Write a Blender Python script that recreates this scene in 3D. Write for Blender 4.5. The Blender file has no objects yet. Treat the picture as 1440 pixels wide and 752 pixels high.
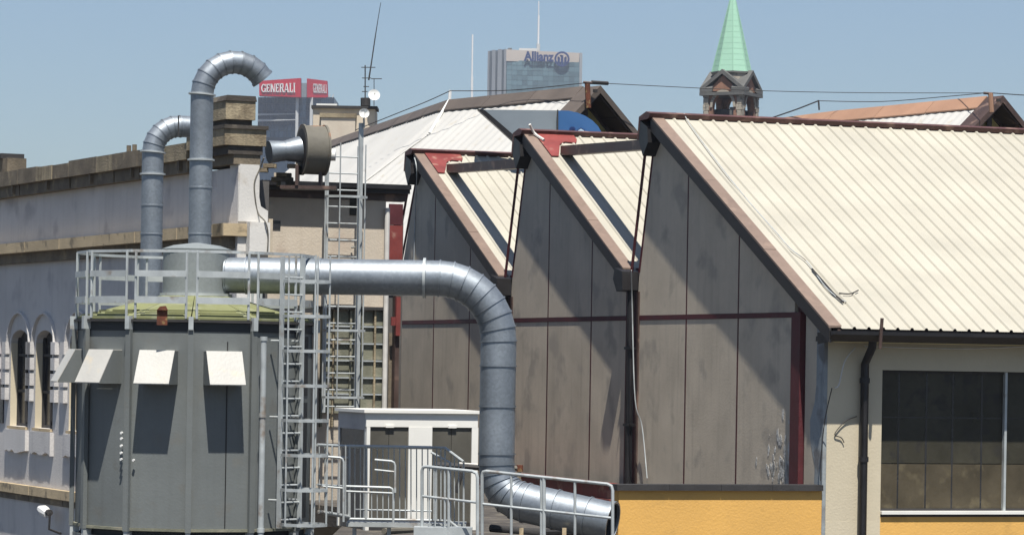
import bpy, bmesh, math, random
from mathutils import Vector, Matrix
random.seed(7)
S = bpy.context.scene
COL = S.collection
# ------------------------------------------------------------ camera, sky, sun, exposure
F, ROLL, XC, YC = 4600.0, .016, 720.0, 510.0        # focal length in photo pixels, roll, principal point
cam = bpy.data.cameras.new('camera'); co = bpy.data.objects.new('camera', cam); COL.objects.link(co)
cam.sensor_width = 36; cam.lens = 36*F/1440; cam.shift_y = (YC-376)/1440
cam.clip_start = .5; cam.clip_end = 9000
co.rotation_euler = (math.pi/2, -ROLL, 0); S.camera = co
SUN_AZ, SUN_EL = math.radians(6.3), math.radians(65.8)     # azimuth to the right of straight behind the camera
sv = Vector((math.sin(SUN_AZ)*math.cos(SUN_EL), -math.cos(SUN_AZ)*math.cos(SUN_EL), math.sin(SUN_EL)))
sd = bpy.data.lights.new('sun', 'SUN'); sd.energy = 5.0; sd.angle = math.radians(.53); sd.color = (1, .955, .88)
so = bpy.data.objects.new('sun', sd); COL.objects.link(so); so.rotation_euler = sv.to_track_quat('Z', 'Y').to_euler()
so.location = (0, -10, 30)
w = bpy.data.worlds.new("World"); S.world = w; w.use_nodes = True
wn = w.node_tree.nodes; bg = wn['Background']
sky = wn.new('ShaderNodeTexSky'); sky.sky_type = 'NISHITA'; sky.sun_disc = False
sky.sun_elevation = SUN_EL; sky.sun_rotation = math.radians(180) - SUN_AZ
sky.air_density = 1.0; sky.dust_density = .9; sky.ozone_density = 5.0; sky.altitude = 120
w.node_tree.links.new(sky.outputs[0], bg.inputs[0]); bg.inputs[1].default_value = .06
S.view_settings.view_transform = 'Standard'; S.view_settings.look = 'None'
S.view_settings.exposure = .77; S.view_settings.gamma = 1
S.render.engine = 'CYCLES'
S.cycles.volume_max_steps = 64; S.cycles.volume_bounces = 0

# ------------------------------------------------------------ helpers
def ray(px, py):
    dx, dy = px-XC, py-YC; c, s = math.cos(ROLL), math.sin(ROLL)
    return Vector(((dx*c+dy*s)/F, 1, -(-dx*s+dy*c)/F))
def at(px, py, Y): return ray(px, py)*Y
class Fr:
    """building frame: t recedes to the left, s runs to the right, z up"""
    def __init__(s, o, d1):
        s.o = Vector(o); s.d1 = Vector((d1[0], d1[1], 0)).normalized(); s.d2 = Vector((s.d1.y, -s.d1.x, 0))
    def p(s, q): return s.o + s.d1*q[0] + s.d2*q[1] + Vector((0, 0, q[2]))
    def w(s, px, py, t=0):            # point of the photo on the plane t
        r = ray(px, py); k = (s.o.dot(s.d1)+t)/r.dot(s.d1); q = r*k - s.o
        return q.dot(s.d2), q.z
    def g(s, px, py, ss=0):           # point of the photo on the plane s
        r = ray(px, py); k = (s.o.dot(s.d2)+ss)/r.dot(s.d2); q = r*k - s.o
        return q.dot(s.d1), q.z
ID = Fr((0, 0, 0), (1, 0)); ID.d1 = Vector((1, 0, 0)); ID.d2 = Vector((0, 1, 0))

class MB:
    def __init__(s, fr=ID): s.fr = fr; s.v = []; s.f = []
    def add(s, vs, fs, fr=None):
        fr = fr or s.fr; n = len(s.v); s.v += [fr.p(q) for q in vs]; s.f += [tuple(i+n for i in f) for f in fs]; return s
    def box(s, a0, a1, b0, b1, c0, c1):
        v = [(a, b, c) for c in (c0, c1) for b in (b0, b1) for a in (a0, a1)]
        return s.add(v, [(0, 2, 3, 1), (4, 5, 7, 6), (0, 1, 5, 4), (2, 6, 7, 3), (0, 4, 6, 2), (1, 3, 7, 5)])
    def prism(s, ax, out, h0, h1):    # ax: axis of extrusion 0,1,2 ; out: 2D outline on the other two
        def mk(a, b, h):
            return {0: (h, a, b), 1: (a, h, b), 2: (a, b, h)}[ax]
        n = len(out); v = [mk(a, b, h0) for a, b in out]+[mk(a, b, h1) for a, b in out]
        return s.add(v, [tuple(range(n)), tuple(range(2*n-1, n-1, -1))]+[(i, (i+1) % n, n+(i+1) % n, n+i) for i in range(n)])
    def hexa(s, v): return s.add(v, [(0, 1, 2, 3), (7, 6, 5, 4), (0, 4, 5, 1), (1, 5, 6, 2), (2, 6, 7, 3), (3, 7, 4, 0)])
    def tube(s, pts, r, n=8, cap=True):
        P = [s.fr.p(q) for q in pts]; R = r if isinstance(r, (list, tuple)) else [r]*len(P)
        T = [(P[min(i+1, len(P)-1)]-P[max(i-1, 0)]).normalized() for i in range(len(P))]
        u = T[0].orthogonal().normalized(); vs = []
        for i, (p, t) in enumerate(zip(P, T)):
            u = (u - t*u.dot(t)).normalized(); k = t.cross(u)
            vs += [p+(u*math.cos(a)+k*math.sin(a))*R[i] for a in [2*math.pi*j/n for j in range(n)]]
        fs = [(i*n+j, i*n+(j+1) % n, (i+1)*n+(j+1) % n, (i+1)*n+j) for i in range(len(P)-1) for j in range(n)]
        if cap: fs += [tuple(range(n-1, -1, -1)), tuple(range((len(P)-1)*n, len(P)*n))]
        return s.add(vs, fs, ID)
    def disc_stack(s, c, prof, n=24):   # lathe about z through c (world), prof: (r, z)
        vs = [Vector((c[0]+r*math.sin(2*math.pi*j/n), c[1]-r*math.cos(2*math.pi*j/n), z)) for r, z in prof for j in range(n)]
        fs = [(i*n+j, i*n+(j+1) % n, (i+1)*n+(j+1) % n, (i+1)*n+j) for i in range(len(prof)-1) for j in range(n)]
        fs += [tuple(range(n)), tuple(range((len(prof)-1)*n, len(prof)*n))]
        return s.add(vs, fs, ID)
    def obj(s, name, m, parent=None, kind=None, smooth=False, sub=None):
        root = parent
        while root is not None and root.parent is not None: root = root.parent
        if root is not None: loc = root.location.copy()
        else:
            xs = [v.x for v in s.v]; ys = [v.y for v in s.v]
            loc = Vector(((min(xs)+max(xs))/2, (min(ys)+max(ys))/2, min(v.z for v in s.v)))
        me = bpy.data.meshes.new(name); me.from_pydata([v-loc for v in s.v], [], s.f)
        b = bmesh.new(); b.from_mesh(me); bmesh.ops.recalc_face_normals(b, faces=b.faces); b.to_mesh(me); b.free()
        if smooth: me.shade_smooth(); me.set_sharp_from_angle(angle=math.radians(35))
        me.materials.append(m)
        o = bpy.data.objects.new(name, me); COL.objects.link(o)
        if parent is None: o.location = loc
        else: o.parent = parent
        if kind: o['kind'] = kind
        return o
def tag(o, label, cat, group=None):
    o['label'] = label; o['category'] = cat
    if group: o['group'] = group
    return o
def thing(name, loc, label, cat, group=None):
    o = bpy.data.objects.new(name, None); COL.objects.link(o); o.location = loc; o.empty_display_size = .3
    return tag(o, label, cat, group)
def dup(o, off, parent):
    c = o.copy(); COL.objects.link(c); c.location = o.location + Vector(off); c.parent = parent; return c

# ------------------------------------------------------------ materials
MATS = {}
def mat(name, col, rough=.8, var=.18, scale=1.5, metal=0, dirt=None, dirt_amt=.0, dirt_scale=3, bump=.15, rnd=.06, streak=0, spec=.4, spangle=0, streakcol=(.02, .018, .015)):
    col = [q*.85 for q in col]; dirt = [q*.85 for q in dirt] if dirt else None
    m = bpy.data.materials.new(name); m.use_nodes = True; N = m.node_tree.nodes; L = m.node_tree.links
    b = N['Principled BSDF']; b.inputs['Roughness'].default_value = rough; b.inputs['Metallic'].default_value = metal
    b.inputs['Specular IOR Level'].default_value = spec
    geo = N.new('ShaderNodeNewGeometry')
    def noise(sc, det=6, vec=None):
        n = N.new('ShaderNodeTexNoise'); n.inputs['Scale'].default_value = sc; n.inputs['Detail'].default_value = det
        L.new(vec or geo.outputs['Position'], n.inputs['Vector']); return n
    def mix(fac, a, c, mode='MIX'):
        x = N.new('ShaderNodeMix'); x.data_type = 'RGBA'; x.blend_type = mode
        for sck, val in ((x.inputs[0], fac), (x.inputs[6], a), (x.inputs[7], c)):
            if hasattr(val, 'is_output'): L.new(val, sck)
            else: sck.default_value = val if isinstance(val, (int, float)) else (*val, 1)
        return x.outputs[2]
    def rng(v, a, c, lo=0, hi=1):
        x = N.new('ShaderNodeMapRange'); L.new(v, x.inputs[0])
        for i, q in enumerate((a, c, lo, hi)): x.inputs[i+1].default_value = q
        return x.outputs[0]
    n1 = noise(scale); n2 = noise(scale*9, 4)
    c = mix(rng(n1.outputs[0], .3, .7), [x*(1-var) for x in col], [min(1, x*(1+var)) for x in col])
    c = mix(rng(n2.outputs[0], .35, .65, 0, .5), c, mix(1, c, (1-var*.7,)*3, 'MULTIPLY'))
    if rnd:
        oi = N.new('ShaderNodeObjectInfo'); v = rng(oi.outputs['Random'], 0, 1, 1-rnd, 1+rnd)
        cv = N.new('ShaderNodeCombineXYZ'); [L.new(v, cv.inputs[i]) for i in range(3)]
        c = mix(1.0, c, cv.outputs[0], 'MULTIPLY')
    if spangle:
        vo = N.new('ShaderNodeTexVoronoi'); vo.inputs['Scale'].default_value = 28; L.new(geo.outputs['Position'], vo.inputs['Vector'])
        sp = N.new('ShaderNodeSeparateColor'); L.new(vo.outputs['Color'], sp.inputs[0])
        c = mix(rng(sp.outputs[0], 0, 1, 0, spangle), c, [x*.45 for x in col])
    if dirt:
        n3 = noise(dirt_scale, 8); c = mix(rng(n3.outputs[0], .62-dirt_amt*.4, .72-dirt_amt*.3), c, dirt)
    if streak:
        mp = N.new('ShaderNodeMapping'); mp.inputs['Scale'].default_value = (5, 5, .35); L.new(geo.outputs['Position'], mp.inputs['Vector'])
        n4 = noise(1.3, 5, mp.outputs[0]); c = mix(rng(n4.outputs[0], .5, .8, 0, streak), c, streakcol)
    L.new(c, b.inputs['Base Color'])
    if bump:
        bp = N.new('ShaderNodeBump'); bp.inputs['Strength'].default_value = bump; bp.inputs['Distance'].default_value = .02
        n5 = noise(25 if not spangle else 4, 5); L.new(n5.outputs[0], bp.inputs['Height']); L.new(bp.outputs[0], b.inputs['Normal'])
    L.new(rng(n1.outputs[0], .2, .8, max(.02, rough-.1), min(1, rough+.1)), b.inputs['Roughness'])
    MATS[name] = m; return m
CREAM = mat('cream_sheet', (.425, .402, .335), .55, .06, .8, rnd=.03, streak=.10, streakcol=(.45, .38, .28), bump=.05)
WHITE_ROOF = mat('white_sheet', (.50, .49, .46), .6, .05, .5, dirt=(.45, .42, .36), dirt_amt=.03, dirt_scale=4, rnd=.02, bump=.05)
BARGE = mat('brown_flashing', (.215, .155, .122), .55, .07, 1.2, dirt=(.25, .18, .14), dirt_amt=.08, rnd=.04, streak=.2, bump=.05)
DARKBR = mat('dark_brown_metal', (.075, .048, .04), .5, .25, 2, dirt=(.2, .13, .1), dirt_amt=.1, rnd=.05)
REDCAP = mat('dark_red_metal', (.10, .042, .036), .55, .2, 1.5, dirt=(.22, .13, .1), dirt_amt=.15)
RED = mat('red_paint', (.21, .042, .036), .55, .2, 2, dirt=(.33, .17, .13), dirt_amt=.1, streak=.3)
DRED = mat('maroon_joint', (.085, .016, .02), .6, .2, 3, rnd=.1)
CONC = mat('concrete_panel', (.56, .485, .38), .92, .10, 1.1, dirt=(.42, .37, .30), dirt_amt=.15, dirt_scale=1.4, rnd=.05, streak=.2, bump=.14, streakcol=(.13, .12, .11))
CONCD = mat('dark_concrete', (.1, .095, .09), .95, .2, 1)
PEEL = mat('peeling_paint', (.62, .61, .57), .9, .15, 6, dirt=(.4, .37, .33), dirt_amt=.2, dirt_scale=5, bump=.4)
GALV = mat('galvanised_steel', (.30, .335, .37), .50, .12, 1.2, metal=.7, spangle=.3, rnd=.05, bump=.12, streak=.12, streakcol=(.25, .24, .22))
GALVD = mat('galvanised_rail', (.47, .50, .50), .5, .12, 5, metal=.3, rnd=.05, bump=.05, dirt=(.28, .24, .2), dirt_amt=.05)
TANK = mat('grey_tank_paint', (.145, .158, .155), .55, .10, .8, rnd=.05, streak=.35, bump=.1, streakcol=(.09, .095, .09), dirt=(.145, .15, .14), dirt_amt=.05)
TANKD = mat('dark_tank_gap_panel', (.022, .026, .03), .6, .2, 2)
HOOD = mat('pale_hood_sheet', (.46, .45, .415), .5, .05, 2, rnd=.05, dirt=(.5, .45, .36), dirt_amt=.1)
GREENR = mat('mossy_green_roof', (.19, .20, .09), .75, .15, 1.6, dirt=(.24, .25, .15), dirt_amt=.2, rnd=.07, streak=.1)
RUST = mat('rusty_steel', (.14, .13, .105), .75, .3, 1.1, dirt=(.26, .10, .04), dirt_amt=.12, dirt_scale=2.2)
ORUST = mat('orange_rust', (.13, .04, .02), .85, .4, 8, dirt=(.25, .17, .07), dirt_amt=.2, dirt_scale=12)
STUCCO = mat('grey_white_stucco', (.59, .57, .55), .95, .08, .7, dirt=(.45, .43, .43), dirt_amt=.15, dirt_scale=1.1, streak=.2, bump=.4, streakcol=(.22, .21, .22))
STUCCO2 = mat('beige_stucco', (.52, .455, .37), .95, .10, .7, dirt=(.5, .42, .34), dirt_amt=.15, dirt_scale=1.3, streak=.2, bump=.3, streakcol=(.3, .24, .18))
STONE = mat('tan_stone', (.32, .265, .175), .95, .22, 1.5, dirt=(.20, .16, .105), dirt_amt=.3, dirt_scale=2.5, streak=.5, bump=.7)
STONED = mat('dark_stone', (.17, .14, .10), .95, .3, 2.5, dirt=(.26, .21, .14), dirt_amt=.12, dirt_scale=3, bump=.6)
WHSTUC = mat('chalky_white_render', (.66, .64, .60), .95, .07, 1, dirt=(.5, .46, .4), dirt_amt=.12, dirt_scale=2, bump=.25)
DRUMP = mat('pale_grey_drum', (.26, .285, .285), .55, .08, 1.5, spangle=.2, metal=.2)
CAPST = mat('blackened_capstone', (.07, .06, .05), .95, .3, 3, dirt=(.15, .13, .1), dirt_amt=.15, bump=.5)
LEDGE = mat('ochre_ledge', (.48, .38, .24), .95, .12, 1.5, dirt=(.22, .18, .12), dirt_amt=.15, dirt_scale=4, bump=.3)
YELLOW = mat('yellow_stucco', (.74, .425, .115), .9, .06, .8, streak=.12, bump=.25, streakcol=(.55, .3, .08), dirt=(.62, .36, .10), dirt_amt=.1)
CREAMW = mat('cream_stucco', (.60, .53, .39), .92, .06, .8, streak=.1, bump=.2, streakcol=(.45, .38, .28))
FASC = mat('charcoal_fascia', (.028, .026, .026), .6, .2, 2, rnd=.05)
BLACK = mat('black_metal', (.014, .013, .014), .45, .2, 3, bump=0)
CAP = mat('charcoal_coping', (.035, .033, .033), .7, .2, 3)
GLASSD = mat('dusty_dark_glass', (.046, .043, .031), .35, .3, 1.3, dirt=(.034, .032, .028), dirt_amt=.2, spec=.18, bump=.05, rnd=.15)
GLASSB = mat('brown_stained_glass', (.075, .062, .04), .5, .25, 2, dirt=(.12, .10, .062), dirt_amt=.18, spec=.2, bump=.05, rnd=.12)
GLASSK = mat('black_glass', (.03, .03, .032), .25, .3, 2, spec=.4, bump=0)
BOOTHG = mat('smoked_glass', (.10, .095, .08), .5, .2, 1.5, spec=.15, bump=0)
WHITEP = mat('white_panel', (.78, .77, .72), .5, .03, 2, bump=0, rnd=.02)
WHITEC = mat('white_cable', (.62, .6, .56), .6, .1, 5, bump=0)
DECK = mat('tarred_roof_deck', (.07, .062, .055), .95, .3, 1.2, dirt=(.13, .115, .09), dirt_amt=.2, bump=.6)
GROUND = mat('city_ground', (.075, .07, .065), .95, .2, .02)
GRID = mat('weathered_green_board', (.19, .19, .14), .9, .2, 3, dirt=(.28, .26, .2), dirt_amt=.2, rnd=.15, bump=.3)
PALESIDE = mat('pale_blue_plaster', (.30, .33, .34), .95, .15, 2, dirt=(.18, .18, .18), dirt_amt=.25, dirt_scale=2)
TERRA = mat('terracotta_cap', (.34, .195, .125), .7, .08, 1, rnd=.05)
SLATE = mat('brown_ridge_cap', (.105, .085, .072), .7, .15, 1, rnd=.06)
OCHRE = mat('ochre_gable', (.42, .34, .13), .9, .15, 1)
BLUE = mat('blue_panel', (.04, .12, .29), .4, .08, 1, bump=0)
GREYP = mat('blue_grey_panel', (.20, .235, .265), .45, .06, 1, bump=0, rnd=0)
COPPER = mat('green_copper', (.29, .50, .375), .7, .06, .3, streak=.15, bump=0, streakcol=(.22, .5, .33))
BRICK = mat('church_brick', (.28, .15, .10), .95, .25, .8, dirt=(.14, .1, .085), dirt_amt=.2, dirt_scale=1)
CHST = mat('church_stone', (.36, .32, .26), .95, .25, .8, dirt=(.15, .14, .12), dirt_amt=.25)
CHGREY = mat('church_slate', (.11, .11, .105), .8, .2, .8)
TGLASS = mat('tower_blue_glass', (.012, .028, .05), .35, .25, .15, spec=.3, bump=0, rnd=.35)
AGLASS = mat('tower_teal_glass', (.10, .16, .18), .25, .12, .05, spec=.5, bump=0, rnd=.28)
APALE = mat('tower_pale_crown', (.42, .37, .32), .8, .06, .05, bump=0)
AFIN = mat('tower_pale_fin', (.46, .47, .46), .7, .08, .05, bump=0)
SIGNR = mat('sign_red', (.50, .0, .012), .5, .05, .3, bump=0)
SIGNW = mat('sign_white', (.8, .78, .76), .5, .02, .3, bump=0, rnd=0)
NAVY = mat('sign_navy', (.012, .03, .12), .5, .05, .3, bump=0, rnd=0)
DISHM = mat('dish_white', (.72, .72, .70), .5, .05, 4, bump=0)
SKYB = mat('pale_badge', (.45, .6, .72), .5, .05, 4, bump=0)

# ------------------------------------------------------------ setting
ZG = -14.0
MB().box(-3500, 3500, -60, 5000, ZG-.5, ZG).obj('ground', GROUND, kind='structure')
MB().prism(2, [(-2.75, 44), (1.35, 44), (1.35, 57.5), (4.9, 57.5), (-2.2, 77), (-3.4, 80), (-6.5, 66.0), (-2.75, 60)], -3.1, -2.72).obj('roof_deck', DECK, kind='structure')
MB().box(-8.5, -2.77, 44.5, 58.5, -5.4, -5.0).obj('lower_roof', DECK, kind='structure')

# ------------------------------------------------------------ sawtooth factory hall
K = Fr(at(1165, 460, 56)*Vector((1, 1, 0)).length*0 + Vector((at(1165, 460, 56).x, 56, 0)), (-1660, 4600))
hall = thing('factory_hall', K.p((0, 0, -3)), 'grey factory hall with three sawtooth gables and cream ribbed roofs', 'factory')
teeth = [  # eave t,z  apex t,z  foot of the light wall t, length, panel edges
    dict(e=(-.58, .70), a=(7.55, 4.78), foot=(8.52, 1.9), L=14.0, cols=[1.20, 3.67, 6.09, 8.60], low=-.05),
    dict(e=(8.85, 1.88), a=(14.75, 4.90), foot=(15.85, 1.95), L=14.0, cols=[9.12, 11.04, 13.55, 15.92], low=9.05),
    dict(e=(16.15, 1.88), a=(22.25, 4.90), foot=(24.0, 1.9), L=14.0, cols=[16.35, 18.6, 21.13, 23.75], low=16.4)]
def roofz(T, t): return T['e'][1]+(t-T['e'][0])*(T['a'][1]-T['e'][1])/(T['a'][0]-T['e'][0])
ZB = -2.75
# backing walls
bk = MB(K)
for T in teeth:
    (te, ze), (ta, za), (tf, zf) = T['e'], T['a'], T['foot']; tm = max(te, .31)
    bk.prism(1, [(tm, ZB), (tf, ZB), (tf, zf), (ta+.25, za-.5), (ta, za-.17), (tm, roofz(T, tm)-.17)], 0, .25)
bk.box(8.7, 9.15, .002, .24, ZB, 1.9); bk.box(16.0, 16.5, .002, .24, ZB, 1.9)
bk.obj('backing_wall', DRED, hall)
for T in teeth:
    c = T['cols']; edges = list(zip(c[:-1], c[1:]))
    if T is teeth[0]:
        edges = [(.302, .78)]+edges
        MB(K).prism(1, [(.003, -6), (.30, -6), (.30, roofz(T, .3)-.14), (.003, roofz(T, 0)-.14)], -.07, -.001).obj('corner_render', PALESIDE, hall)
    for i, (a, b) in enumerate(edges):
        g = .028; a2, b2 = a+(g if a > .5 else 0), b-g
        T_ = lambda t: roofz(T, t)-.14
        side = (T is teeth[0] and i == 0)
        last = (b == c[-1])
        top = [(b2, T_(b2)), (a2, T_(a2))]
        if last:
            ta, za_ = T['a']; tf, zf = T['foot']
            top = [(min(b2, tf-.05), 1.9), (ta+.24, za_-.45), (ta-.02, T_(ta-.02)), (a2, T_(a2))]
        if side:
            MB(K).prism(1, [(a2, ZB), (b2, ZB), (b2, T_(b2)), (a2, T_(a2))], -.07, -.002).obj('pier_panel', CONC, hall)
            continue
        MB(K).prism(1, [(a2, .965), (b2, .965)]+top, -.07, -.003).obj('concrete_panel', CONC, hall)
        MB(K).box(a2, b2, -.068, -.003, ZB, .87).obj('concrete_panel', CONC, hall)
MB(K).box(.80, 1.17, -.16, -.003, ZB, .96).obj('maroon_column', DRED, hall)
# maroon joint strips, slightly recessed
for T in teeth:
    MB(K).box(T['cols'][0]+.0, T['cols'][-1], -.078, -.071, .875, .96).obj('joint_strip', DRED, hall)
    for c in T['cols'][:-1]:
        if c > 1.3:
            MB(K).box(c-.022, c+.022, -.074, -.071, ZB, min(roofz(T, c)-.16, 9)).obj('joint_strip', DRED, hall)
# peeling plaster near the corner, flaked patches
random.seed(3)
pp = MB(K)
def flake(mb, t, z, r, s=-.0712, squeeze=1.6):
    n = 9; mb.prism(1, [(t+math.cos(2*math.pi*i/n)*r*random.uniform(.5, 1.2)*.8, z+math.sin(2*math.pi*i/n)*r*random.uniform(.5, 1.2)*squeeze) for i in range(n)], s-.003, s)
for _ in range(90):
    t = 1.22+abs(random.gauss(0, .5)); z = -2.05+abs(random.gauss(0, .42)); flake(pp, t, z, random.uniform(.02, .09))
pp.obj('flaked_paint', PEEL, hall, kind='stuff')
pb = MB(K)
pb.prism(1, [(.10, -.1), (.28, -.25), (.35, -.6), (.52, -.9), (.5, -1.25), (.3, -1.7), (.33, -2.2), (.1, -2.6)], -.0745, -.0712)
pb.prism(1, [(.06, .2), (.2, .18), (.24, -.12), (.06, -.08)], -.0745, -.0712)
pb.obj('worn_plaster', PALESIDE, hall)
# roofs: slabs, ribbed sheets, barges, caps
def sheet(T, s0, n, pitch, extra=0):
    (te, ze), (ta, za) = T['e'], T['a']; mb = MB(K)
    prof = []
    for i in range(n):
        a = s0+i*pitch
        prof += [(a, 0), (a+pitch-.075, 0), (a+pitch-.055, .035), (a+pitch-.02, .035)]
    prof += [(s0+n*pitch, 0)]
    m = len(prof); vs = [(te-.06, s, ze+h-.03) for s, h in prof]+[(ta, s, za+h) for s, h in prof]
    mb.add(vs, [(i, i+1, m+i+1, m+i) for i in range(m-1)])
    return mb.obj('roof_sheet', CREAM, hall)
PITCH = .272
for k, T in enumerate(teeth):
    (te, ze), (ta, za), (tf, zf) = T['e'], T['a'], T['foot']; L = T['L']
    MB(K).prism(1, [(te, ze-.14), (ta, za-.14), (ta, za-.03), (te, ze-.05)], -.10, L).obj('roof_slab', DARKBR, hall)
    s0 = -.05; n = 4; first = sheet(T, s0, n, PITCH)
    for j in range(1, int((L-s0)/(n*PITCH))):
        dup(first, K.d2*(j*n*PITCH), hall)
    # barge: top flashing in lengths, fascia below
    N = 3; dx, dz = ta-te, za-ze
    for j in range(N):
        f0, f1 = j/N, (j+1)/N-.002
        
        a, b = (te+dx*f0, ze+dz*f0), (te+dx*f1, ze+dz*f1)
        up = .022+.004*(j % 2)
        br = MB(K).hexa([(a[0], -.27, a[1]+up), (b[0], -.27, b[1]+up), (b[0], -.03, b[1]+up), (a[0], -.03, a[1]+up),
                         (a[0], -.27, a[1]-.02), (b[0], -.27, b[1]-.02), (b[0], -.03, b[1]-.01), (a[0], -.03, a[1]-.01)])
        br.obj('barge_flashing', BARGE, hall)
    MB(K).prism(1, [(te-.02, ze-.27), (ta, za-.27), (ta, za-.021), (te-.02, ze-.035)], -.268, -.235).obj('fascia_board', FASC, hall)
    MB(K).prism(1, [(te-.0, ze-.16), (ta, za-.15), (ta, za-.13), (te, ze-.14)], -.234, -.101).obj('soffit', DARKBR, hall)
    # ridge cap with a drop on the far side
    MB(K).prism(1, [(ta-.10, za-.02), (ta-.14, za+.055), (ta+.05, za+.10), (ta+.42, za+.02), (ta+.50, za-.42), (ta+.46, za-.42), (ta+.36, za-.05), (ta, za-.05)], -.34, L).obj('ridge_cap', REDCAP, hall)
    MB(K).prism(1, [(ta, za-.2), (ta+.36, za-.06), (ta+.44, za-.42), (ta+.2, za-.75), (ta-.05, za-.5)], -.335, -.02).obj('ridge_closure', BLACK, hall)
    # light wall on the far side, its end trims
    MB(K).prism(1, [(tf-.02, zf-.2), (ta+.36, za-.30), (ta+.44, za-.30), (tf+.1, zf-.2)], .28, L).obj('north_light', GLASSD, hall)
    def trim(pl, mt):     # pl: plan section (t offset, s), swept from the head to the foot of the light wall
        v = [(ta+.27+q, s_, za-.42) for q, s_ in pl]+[(tf-.02+q, s_, zf-.1) for q, s_ in pl]; n_ = len(pl)
        MB(K).add(v, [tuple(range(n_)), tuple(range(2*n_-1, n_-1, -1))]+[(i, (i+1) % n_, n_+(i+1) % n_, n_+i) for i in range(n_)]).obj('light_wall_trim', mt, hall)
    trim([(-.06, -.074), (-.01, -.09), (-.01, -.05), (-.06, -.05)], DRED)
    trim([(.06, -.185), (.10, -.22), (.12, -.20), (.08, -.165)], DRED)
    # red painted sheets near the ridge on the two rear teeth
    if k:
        t1 = ta-.62
        pts = [(ta-.10, -.02), (ta-.10, .86), (ta-.30, .86), (ta-.46, .78), (ta-.42, .55), (ta-.55, .38), (ta-.96, .21), (ta-1.12, .14), (ta-1.12, -.02)]
        mb = MB(K); m = len(pts)
        mb.add([(t, s, roofz(T, t)+.045) for t, s in pts]+[(t, s, roofz(T, t)+.03) for t, s in pts], [tuple(range(m)), tuple(range(2*m-1, m-1, -1))]+[(i, (i+1) % m, m+(i+1) % m, m+i) for i in range(m)])
        mb.obj('red_sheet', RED, hall)
        # tie beam from the next tooth's apex to this slope
        nt = teeth[k-1]; a = (nt['a'][0]+.46, .07, 4.30); b = (ta-.98, .36, 4.50)
        MB(K).hexa([(a[0], a[1]-.13, a[2]-.11), (b[0], b[1]-.13, b[2]-.11), (b[0], b[1]+.13, b[2]-.11), (a[0], a[1]+.13, a[2]-.11),
                    (a[0], a[1]-.13, a[2]+.09), (b[0], b[1]-.13, b[2]+.09), (b[0], b[1]+.13, b[2]+.09), (a[0], a[1]+.13, a[2]+.09)]).obj('tie_beam', DARKBR, hall)
        MB(K).prism(1, [(te-.32, ze-.42), (te-.28, ze-.06), (te+.12, ze+.02), (te+.2, ze-.2), (te, ze-.45)], -.4, -.0).obj('valley_hopper', BLACK, hall)
        MB(K).box(te-.45, te+.02, -.02, L, ze-.3, ze-.1).obj('valley_gutter', DARKBR, hall)
        if k == 1:
            for zz in (-1.2, .3): MB(K).box(te-.32, te-.02, -.23, -.07, zz, zz+.05).obj('pipe_clamp', BLACK, hall)
        MB(K).tube([(te-.17, -.16, ze-.4), (te-.17, -.16, ZB)], .075, 12).obj('downpipe', BLACK, hall, smooth=True)
        MB(K).box(te-.42, te-.33, -.10, -.003, ZB, ze-.45).obj('valley_post', DARKBR, hall)
# eave wall with the big window
def W(px, py, t=0): return K.w(px, py, t)
zt = .448
(s_w0, zw1) = W(1241, 520); zw0 = W(1241, 718)[1]; s_w1 = 6.2
cw = MB(K)
cw.box(0, .3, 0, s_w0, -2.62, zt); cw.box(0, .3, s_w0, s_w1, zw1, zt); cw.box(0, .3, s_w1, 14, -2.62, zt)
cw.obj('window_wall', CREAMW, hall)
MB(K).box(.001, .3, s_w0, 14, -6, zw0-.10).obj('yellow_dado', YELLOW, hall)
MB(K).box(-.002, .3, 0.001, s_w0-.002, -6, -2.62).obj('corner_pier', CREAMW, hall)
MB(K).box(-.06, .22, s_w0+.002, s_w1-.002, zw0-.055, zw0).obj('window_sill', WHITEP, hall)
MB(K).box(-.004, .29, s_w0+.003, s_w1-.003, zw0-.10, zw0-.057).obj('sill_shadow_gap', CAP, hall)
wf = MB(K).box(.10, .16, s_w0, s_w1, zw0, zw0+.04).box(.10, .16, s_w0, s_w0+.04, zw0+.04, zw1-.002).box(.10, .16, s_w0+.04, s_w1, zw1-.05, zw1-.002).obj('window_frame', CAP, hall)
zmid = W(1300, 652)[1]; zup = W(1300, 587)[1]
xs = [1241, 1268, 1307, 1344, 1385, 1416]; ss = [W(x, 600)[0] for x in xs]+[s_w1-1.8, s_w1-1.2, s_w1-.6, s_w1]
for a, b in zip(ss[:-1], ss[1:]):
    MB(K).box(.125, .135, a+.02, b-.02, zmid+.01, zup-.01).obj('pane', GLASSD, wf)
    MB(K).box(.125, .135, a+.02, b-.02, zup+.01, zw1-.03).obj('pane', GLASSD, wf)
    MB(K).box(.122, .134, a+.015, b-.015, zw0+.03, zmid-.005).obj('stained_pane', GLASSB, wf)
for i, a in enumerate(ss[1:-1]):
    if i == 4: MB(K).box(.04, .12, a-.025, a+.02, zw0+.002, zw1-.004).obj('mullion', GALVD, wf)
    else: MB(K).box(.123, .15, a-.018, a+.018, zw0+.04, zw1-.05).obj('mullion', GLASSK, wf)
MB(K).box(.122, .148, s_w0+.04, s_w1, zup-.012, zup+.012).obj('transom', GLASSK, wf)
MB(K).box(.19, .22, s_w0, s_w1, zw0, zw1).obj('dark_backing', GLASSK, wf)
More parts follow.
